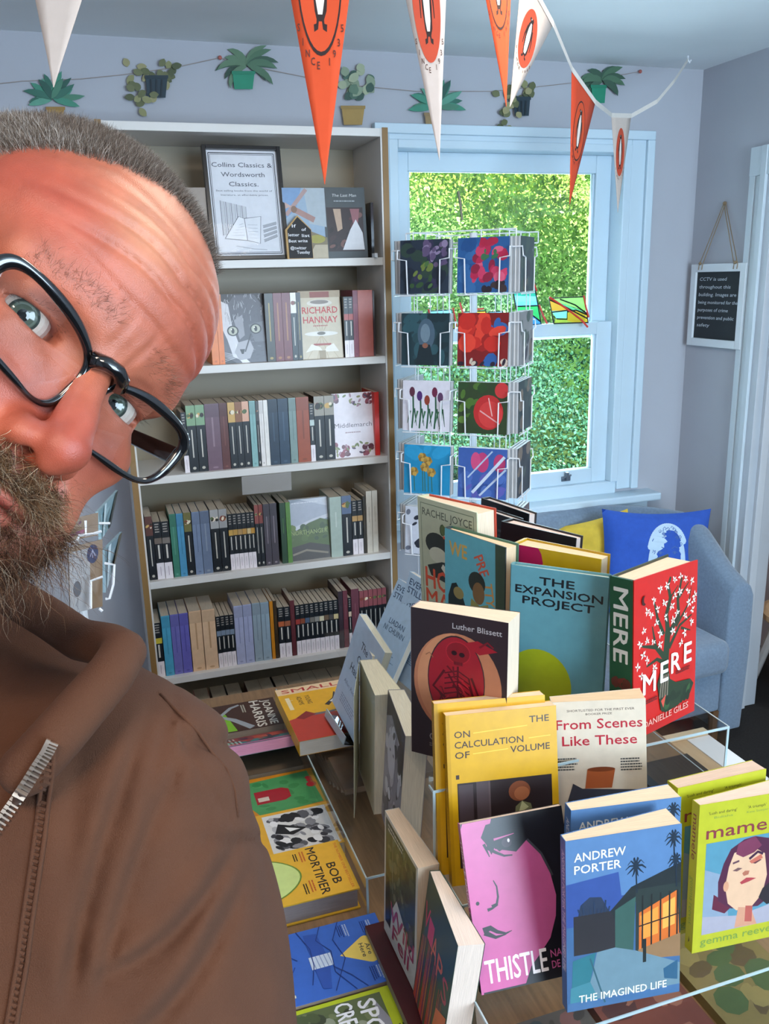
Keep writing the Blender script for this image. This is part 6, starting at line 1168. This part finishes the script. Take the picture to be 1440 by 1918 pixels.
# vertex normals for hair growth
def vnorm(V_, Q):
    fn = np.cross(V_[Q[:, 2]] - V_[Q[:, 0]], V_[Q[:, 3]] - V_[Q[:, 1]]); N_ = np.zeros_like(V_)
    for a in range(4): np.add.at(N_, Q[:, a], fn)
    return N_ / (np.linalg.norm(N_, axis=1)[:, None] + 1e-12)
HN = vnorm(HV, HQ)
# eyes
GZ = Vector((-.13, -1, .10)).normalized()
ecol = {'w': 'DDD2C8', 'i': '7E8E80', 'r': '3E4A44', 'p': '0A0A0C'}
cam_l = HMX.inverted() @ Vector((0, 0, CZ))
for sx_ in (-1, 1):
    c = Vector((.032 * sx_, .0155, -.001)); gz = (cam_l - c).normalized()
    q = gz.to_track_quat('Z', 'Y').to_matrix().to_4x4(); m = MB(); R_ = .0125
    rings = [0, 6, 11, 12, 22, 26, 28, 34, 45, 60, 80, 100, 130, 180]; cols = ['0A0A0C', '0A0A0C', '0A0A0C', '424A40', '566058', '4A5248', '2E3632', 'B5A89E', 'B8A89E', 'B59A90', 'D0B4A8', 'C8A090', 'C8A090']
    n = 32
    for i in range(len(rings) - 1):
        vs = []
        for a in (rings[i], rings[i + 1]):
            for k in range(n): t = 2 * math.pi * k / n; vs.append((R_ * math.sin(a * RAD) * math.cos(t), R_ * math.sin(a * RAD) * math.sin(t), R_ * math.cos(a * RAD)))
        m.add(vs, [(k, (k + 1) % n, n + (k + 1) % n, n + k) for k in range(n)], cols[i])
    m.build('eye', mat('eyeball', None, .08, noise=.06, nscale=500, coat=.4), man, M=HL @ Matrix.Translation(c) @ q, smooth=True)
# hair: every strand a thin tapering ribbon of three sides
def strands(name, mask, count, length, rad, segs, curl, bias, cols, seed, label=None, grav=0, jit=.35, region=None):
    rg = np.random.RandomState(seed); w_ = mask / mask.sum(); idx = rg.choice(len(HV), count, p=w_); P0 = HV[idx] + rg.normal(size=(count, 3)) * .0006; N0 = HN[idx]
    D = N0 + rg.normal(size=(count, 3)) * jit + np.array(bias); D /= np.linalg.norm(D, axis=1)[:, None]
    L = length[0] + (length[1] - length[0]) * rg.rand(count) ** 1.3; pts = [P0 - N0 * .0005]; p = P0; dcur = D
    gl = np.linalg.inv(HM) @ np.array([0, 0, -1.0]); cx = rg.normal(size=(count, 3)) * curl
    for k in range(segs):
        dcur = dcur + cx * (.6 + .8 * rg.rand()) + gl * grav + rg.normal(size=(count, 3)) * curl * .7; dcur /= np.linalg.norm(dcur, axis=1)[:, None]
        if k % 3 == 2: cx = -cx[:, [1, 2, 0]]
        p = p + dcur * (L / segs)[:, None]; pts.append(p)
    pts = np.stack(pts, 1); a = np.cross(D, rg.normal(size=(count, 3))); a /= np.linalg.norm(a, axis=1)[:, None]; b = np.cross(D, a); m_ = segs + 1
    rr = rad * (1 - .85 * (np.arange(m_) / segs) ** 1.5) * 1.0; V3 = []
    for t in (0, 2.094, 4.189): V3.append(pts + (a * math.cos(t) + b * math.sin(t))[:, None, :] * rr[None, :, None])
    V3 = np.stack(V3, 2).reshape(-1, 3)                       # strand, ring, corner
    base = (np.arange(count) * m_ * 3)[:, None, None, None]; ring = (np.arange(segs) * 3)[None, :, None, None]; k = np.arange(3)[None, None, :, None]
    q = np.concatenate([base + ring + k, base + ring + (k + 1) % 3, base + ring + 3 + (k + 1) % 3, base + ring + 3 + k], -1).reshape(-1, 4)
    cc = np.array([C(x) for x in cols])[rg.randint(0, len(cols), count)] * (.8 + .4 * rg.rand(count))[:, None]; cc = np.repeat(cc, m_ * 3, axis=0)
    o = npmesh(name, V3, q, mat('hair_strand', None, .6, spec=.2), man, cc, HL, smooth=True); o['kind'] = 'stuff'
    if label: o['label'] = label
    return o
vis = (HN @ np.array(cam_l) - (HN * HV).sum(1)) > -.05
strands('hair', hair_m * vis * (Z_ > 5), 26000, (.0028, .0060), .00011, 2, .10, (0, .10, .35), ['4E4038', '5E5046', '74685E', '3E342C', '8E8278', '665A50'], 1)
strands('hair', hair_m * vis * (AX > 45) * (Z_ < 80) * (Z_ > 0), 5000, (.004, .008), .00010, 2, .12, (0, .25, .15), ['A09890', '7E746A', 'B8B0A8', '5E544A'], 11)
strands('beard', beard_f * vis * (Z_ < -62), 4200, (.018, .040), .00013, 9, .30, (0, -.1, -.35), ['3E2416', '4C2E1E', '5E3E2A', '2E1C12', '76543A', '94806C', '50321F'], 2, grav=.10)
strands('beard', beard_f * vis * (Z_ < -58), 6000, (.006, .014), .00012, 5, .28, (0, 0, -.2), ['3E2416', '462A1A', '5A3A26', '2E1C12', '684630'], 3, grav=.05)
must = np.clip(g(Z_ + 60, 6) * (AX < 30) * (Y_ < 6) * (AX > 2), 0, 1) * (1 - np.clip(lip * 1.5, 0, 1))
strands('moustache', must, 2200, (.008, .018), .00012, 6, .22, (.0, -.3, -.5), ['6A4A30', '8A6848', '4E3626', 'B09A80'], 4, grav=.08)
brow = g(Z_ - 21 - 3 * np.cos((AX - 20) / 14), 4.2) * (AX > 10) * (AX < 52) * (Y_ < 26)
strands('eyebrow', brow * vis, 520, (.004, .008), .00007, 3, .10, (0, -.1, .5), ['7A5240', '8E6450', '5E4234', 'A08070'], 5)
lash = g(Z_ - 5.2 + (AX - 32) ** 2 * .02, 1.4) * (AX > 19) * (AX < 46) * (Y_ < 12)
strands('eyelash', lash, 160, (.004, .007), .00006, 3, .06, (0, -1.2, .4), ['2A1E18'], 6, jit=.2)
che = np.clip((-38 - Z_ - .35 * np.clip(Y_, 0, 90)) / 20, 0, 1) * (1 - beard_f) * (Y_ < 80) * (AX > 22)
strands('stubble', che * vis, 2200, (.001, .003), .00007, 1, .1, (0, -.1, -.4), ['6A4A3A', '9A8A7A'], 7)
# ---------------------------------------------------------------- spectacles
gl_ = tag(empty('spectacles', HMX), 'thick black-framed rectangular spectacles worn by the man', 'glasses')
NR = 120
FR = mat('black_acetate', '0B0B0D', .12, spec=.6, coat=.6)
def rimpt(s, t):     # rounded rectangle; s = side, t angle
    ct, st_ = math.cos(t), math.sin(t); k = 3.6; r = (abs(ct) ** k + abs(st_) ** k) ** (-1 / k)
    x = 27.5 * r * ct; z = 16.5 * r * st_; z += .10 * x - 1.2 / (1 + math.exp((x + 12) / 3))      # outer end lifted
    y = -11.5 + .0042 * (x + 4) ** 2 + .0 * z + (2.0 if z < 0 else 0) * abs(z) / 17
    return Vector((s * (35 + x) / 1000, y / 1000, (z - 9.5) / 1000))
for s_ in (-1, 1):
    P = [rimpt(s_, 2 * math.pi * i / NR) for i in range(NR)]; cen_ = sum(P, Vector()) / NR; m = MB(); vs = []; fs = []
    for i, p in enumerate(P):
        out = (p - cen_); out.y = 0; out.normalize(); top = max(0, (p.z - cen_.z) / .0175); outer = max(0, s_ * (p.x - cen_.x) / .027 - .6)
        w_ = .0032 + .0020 * top + .005 * outer / (1 + math.exp(-(p.z - cen_.z + .004) / .002))
        for dx, dy in ((-.0006, -.0022), (w_ * .5, -.0026), (w_, -.0018), (w_, .0018), (-.0006, .0018)): vs.append(p + out * dx + Vector((0, dy, 0)))
    for i in range(NR):
        for k in range(5): a, b, c2, d2 = i * 5 + k, i * 5 + (k + 1) % 5, ((i + 1) % NR) * 5 + (k + 1) % 5, ((i + 1) % NR) * 5 + k; fs.append((a, b, c2, d2))
    m.add(vs, fs, '0B0B0D'); m.build('rim', FR, gl_, smooth=True, sub=1)
    m = MB(); vs = [p + Vector((0, 0, 0)) for p in P] + [cen_ + Vector((0, -.0008, 0))]; m.add(vs, [(i, (i + 1) % NR, NR) for i in range(NR)], 'FFFFFF'); m.build('lens', glass('spectacle_lens', (.97, .98, .97), 1.5, .9), gl_, smooth=True)
    m = MB(); h0 = Vector((s_ * .0655, -.0035, .000)); h1 = Vector((s_ * .0725, .002, .0008)); h2 = Vector((s_ * .078, .085, -.001)); h3 = Vector((s_ * .079, .108, -.020))
    for a, b, w0, w1 in ((h0, h1, .0052, .0048), (h1, h2, .0048, .0036), (h2, h3, .0036, .003)):
        d_ = (b - a).normalized(); sd = Vector((s_ * .0016, 0, 0)); up = Vector((0, 0, 1))
        m.hexa([a - sd - up * w0, a + sd - up * w0, b + sd - up * w1, b - sd - up * w1], [a - sd + up * w0, a + sd + up * w0, b + sd + up * w1, b - sd + up * w1], '0B0B0D')
    m.build('temple_arm', FR, gl_, bevel=.0008)
MB().tube([(-.0095, -.0125, .0015), (-.005, -.0175, .0040), (0, -.0195, .0048), (.005, -.0175, .0040), (.0095, -.0125, .0015)], [.0042, .0036, .0034, .0036, .0042], n=10).build('bridge', FR, gl_, smooth=True)
# ---------------------------------------------------------------- hooded top (built in camera-aligned metres, then placed in the room)
def W3(u, v, D): return np.array(atD(u, v, D))
def q3(u, v, D): return np.array([(u - 720) / FPX * D, D, -(v - 959) / FPX * D])      # right, forward, up seen from the lens point
sh0 = q3(215, 1500, .505); el0 = q3(325, 2060, .50)
hood = [q3(50, 1440, .42), q3(105, 1382, .42), q3(160, 1318, .43), q3(205, 1266, .44), q3(232, 1222, .455)]
hoodb = [q3(232, 1222, .455), q3(205, 1208, .47), q3(150, 1198, .49), q3(95, 1160, .50), q3(20, 1115, .51)]
def top_sdf(P):
    d = ellS(P, q3(-60, 1900, .56), (.21, .12, .26))
    d = smin(d, capS(P, q3(20, 1400, .53), sh0 + np.array([0, 0, -.004]), .052, .064), .04)
    d = smin(d, capS(P, sh0, el0, .0665, .073), .03)
    d = smin(d, capS(P, q3(40, 1560, .50), q3(80, 2000, .48), .075, .09), .05)
    # folds running from the armpit and across the sleeve
    x, y, z = P[..., 0], P[..., 1], P[..., 2]; u = 720 + FPX * x / y; v = 959 - FPX * z / y
    def crease(p, q, w, a, bend=0, b=.7):
        p = np.array(p, float); q = np.array(q, float); L = np.linalg.norm(q - p); e = (q - p) / L; nn = np.array([-e[1], e[0]]); s = (u - p[0]) * e[0] + (v - p[1]) * e[1]; t = (u - p[0]) * nn[0] + (v - p[1]) * nn[1] - bend * np.sin(np.clip(s / L, 0, 1) * np.pi)
        k = np.clip(s / L * 5, 0, 1) * np.clip((1 - s / L) * 5, 0, 1)
        return k * a * (np.exp(-(t / w) ** 2) - b * np.exp(-((t - 1.9 * w) / (1.6 * w)) ** 2))
    for args in (((298, 1300), (120, 1910), 15, .0048, 22), ((350, 1400), (178, 1900), 14, .0042, 18), ((455, 1555), (170, 1850), 15, .0056, -42), ((470, 1610), (220, 1970), 16, .0044, -36), ((430, 1680), (260, 1960), 16, .003, -20), ((320, 1330), (270, 1560), 12, .0026, 8), ((150, 1330), (140, 1900), 22, .0026, 10)):
        d = d + crease(*args)
    seam = crease((322, 1250), (452, 1560), 5, .0022, 30, 0); d = d + seam * (u > 290)
    d = d - .0032 * np.exp(-((v - 1345) / 26) ** 2) * (u > 330) - .0025 * np.exp(-((v - 1450) / 40) ** 2) * (u > 330) + .004 * np.exp(-((v - 1395) / 13) ** 2) * (u > 340) + .0035 * np.exp(-((v - 1575) / 9) ** 2) * (u > 380)
    # hood collar
    hd = 1e3
    for H_, r0_, r1_ in ((hood, .0135, .0120), (hoodb, .0120, .012)):
        for i in range(len(H_) - 1): hd = np.minimum(hd, capS(P, H_[i], H_[i + 1], r0_ + (r1_ - r0_) * i / 4, r0_ + (r1_ - r0_) * (i + 1) / 4))
    d = smin(d, hd, .006)
    # bag of the hood behind the neck
    bg_ = ellS(P, q3(30, 1290, .56), (.062, .06, .05)); d = smin(d, bg_, .02)
    # inside of the collar stands open
    d = smax(d, -capS(P, q3(150, 1245, .455), q3(10, 1330, .44), .012, .024), .008)
    return d
TV, TQ = nets(top_sdf, (-.45, .34, -.62), (.10, .74, .03), .0030)
TW = (CB @ TV.T).T + np.array([0, 0, CZ]) - np.array(man.location)
HOOD = mat('brown_jersey', '4B2913', .92, noise=.08, nscale=35, bump=.45, bscale=1600, sheen=0)
hz_ = npmesh('hoodie', smoothv(TW, TQ, 2), TQ, HOOD, man)
def frontal(u, v, lo=.30, hi=.62):   # first hit of the viewing ray on the garment
    ts = np.linspace(lo, hi, 500); P = np.array([q3(u, v, t) for t in ts]); f = top_sdf(P); k = max(1, np.argmax(f < 0)); w = f[k - 1] / (f[k - 1] - f[k] + 1e-12); return ts[k - 1] + (ts[k] - ts[k - 1]) * w
def onfab(u, v, out=.0): D = frontal(u, v) - out; return Vector(atD(u, v, D)) - man.location
# zip: tape, metal teeth, and the stitched placket
zp = [(98, 1392), (88, 1412), (72, 1436), (52, 1468), (32, 1498), (12, 1526), (-10, 1556)]
def zipline(t): f = t * (len(zp) - 1); i = min(int(f), len(zp) - 2); w = f - i; return (zp[i][0] * (1 - w) + zp[i + 1][0] * w, zp[i][1] * (1 - w) + zp[i + 1][1] * w)
MB().tube([onfab(*zipline(i / 16), out=-.001) for i in range(17)], .0022, n=8).build('zip_tape', mat('zip_tape', '3A261C', .8), hz_, smooth=True)
ZM = mat('zip_metal', 'CBB9A8', .28, metal=.85); tooth = MB().box(-.00045, .00045, -.0009, .0009, -.0028, .0026, 'CBB9A8').box(-.0009, .0009, -.0010, .0010, .0012, .0032, 'CBB9A8').mesh('zip_tooth', ZM)
NT = 23
for i in range(NT):
    t = i / (NT - 1); p = onfab(*zipline(t), out=.0026); p2 = onfab(*zipline(min(1, t + .03)), out=.0026) if t < .97 else p + (p - onfab(*zipline(t - .03), out=.0026)); d_ = (p2 - p).normalized()
    n_ = ((O_ - man.location) - p).normalized(); s_ = d_.cross(n_).normalized(); n_ = s_.cross(d_)
    o = bpy.data.objects.new('zip_tooth', tooth); COL.objects.link(o); o.parent = hz_; o.matrix_local = Matrix(((d_.x, n_.x, s_.x, p.x), (d_.y, n_.y, s_.y, p.y), (d_.z, n_.z, s_.z, p.z), (0, 0, 0, 1)))
for off in (-9, 9):
    MB().tube([onfab(u + off, v, out=.0003) for u, v in ((92, 1402), (90, 1440), (82, 1500), (74, 1570), (64, 1640), (52, 1720), (42, 1800), (28, 1880), (14, 1960))], .0013, n=6).build('seam', HOOD, hz_, smooth=True)
m = MB()
for i in range(46):
    t = i / 45; u = 92 - 78 * t ** 1.1; v = 1404 + 550 * t; m.tube([onfab(u - 7, v - 2, out=.0004), onfab(u + 7, v + 3, out=.0004)], .0011, n=5)
tag(m.build('cover_stitching', HOOD, hz_), kind='stuff')
MB().tube([onfab(u, v, out=.0002) for u, v in ((300, 1300), (318, 1318), (346, 1345), (372, 1372), (398, 1410), (425, 1440), (440, 1480), (446, 1530))], .0010, n=6).build('seam', HOOD, hz_, smooth=True)
# lower body, out of the frame
def leg_sdf(P):
    d = ellS(P, (0, .0, .98), (.19, .13, .16))
    for s in (-1, 1): d = smin(d, capS(P, (s * .09, 0, .92), (s * .11, -.02, .50), .092, .066), .03); d = smin(d, capS(P, (s * .11, -.02, .50), (s * .12, .02, .05), .066, .05), .02)
    return d
LV, LQ = nets(leg_sdf, (-.25, -.2, .03), (.25, .2, 1.17), .012)
tz = Matrix.Translation((-.14, -.06, 0)); npmesh('trousers', LV + np.array([-.14, -.06, 0]), LQ, mat('dark_denim', '242A38', .9), man)
for s in (-1, 1): MB().ell((s * .12 - .14, -.10, .04), (.045, .13, .045), '2A2320', 16, 10).build('shoe', mat('shoe_leather', '2A2320', .4), man, smooth=True)
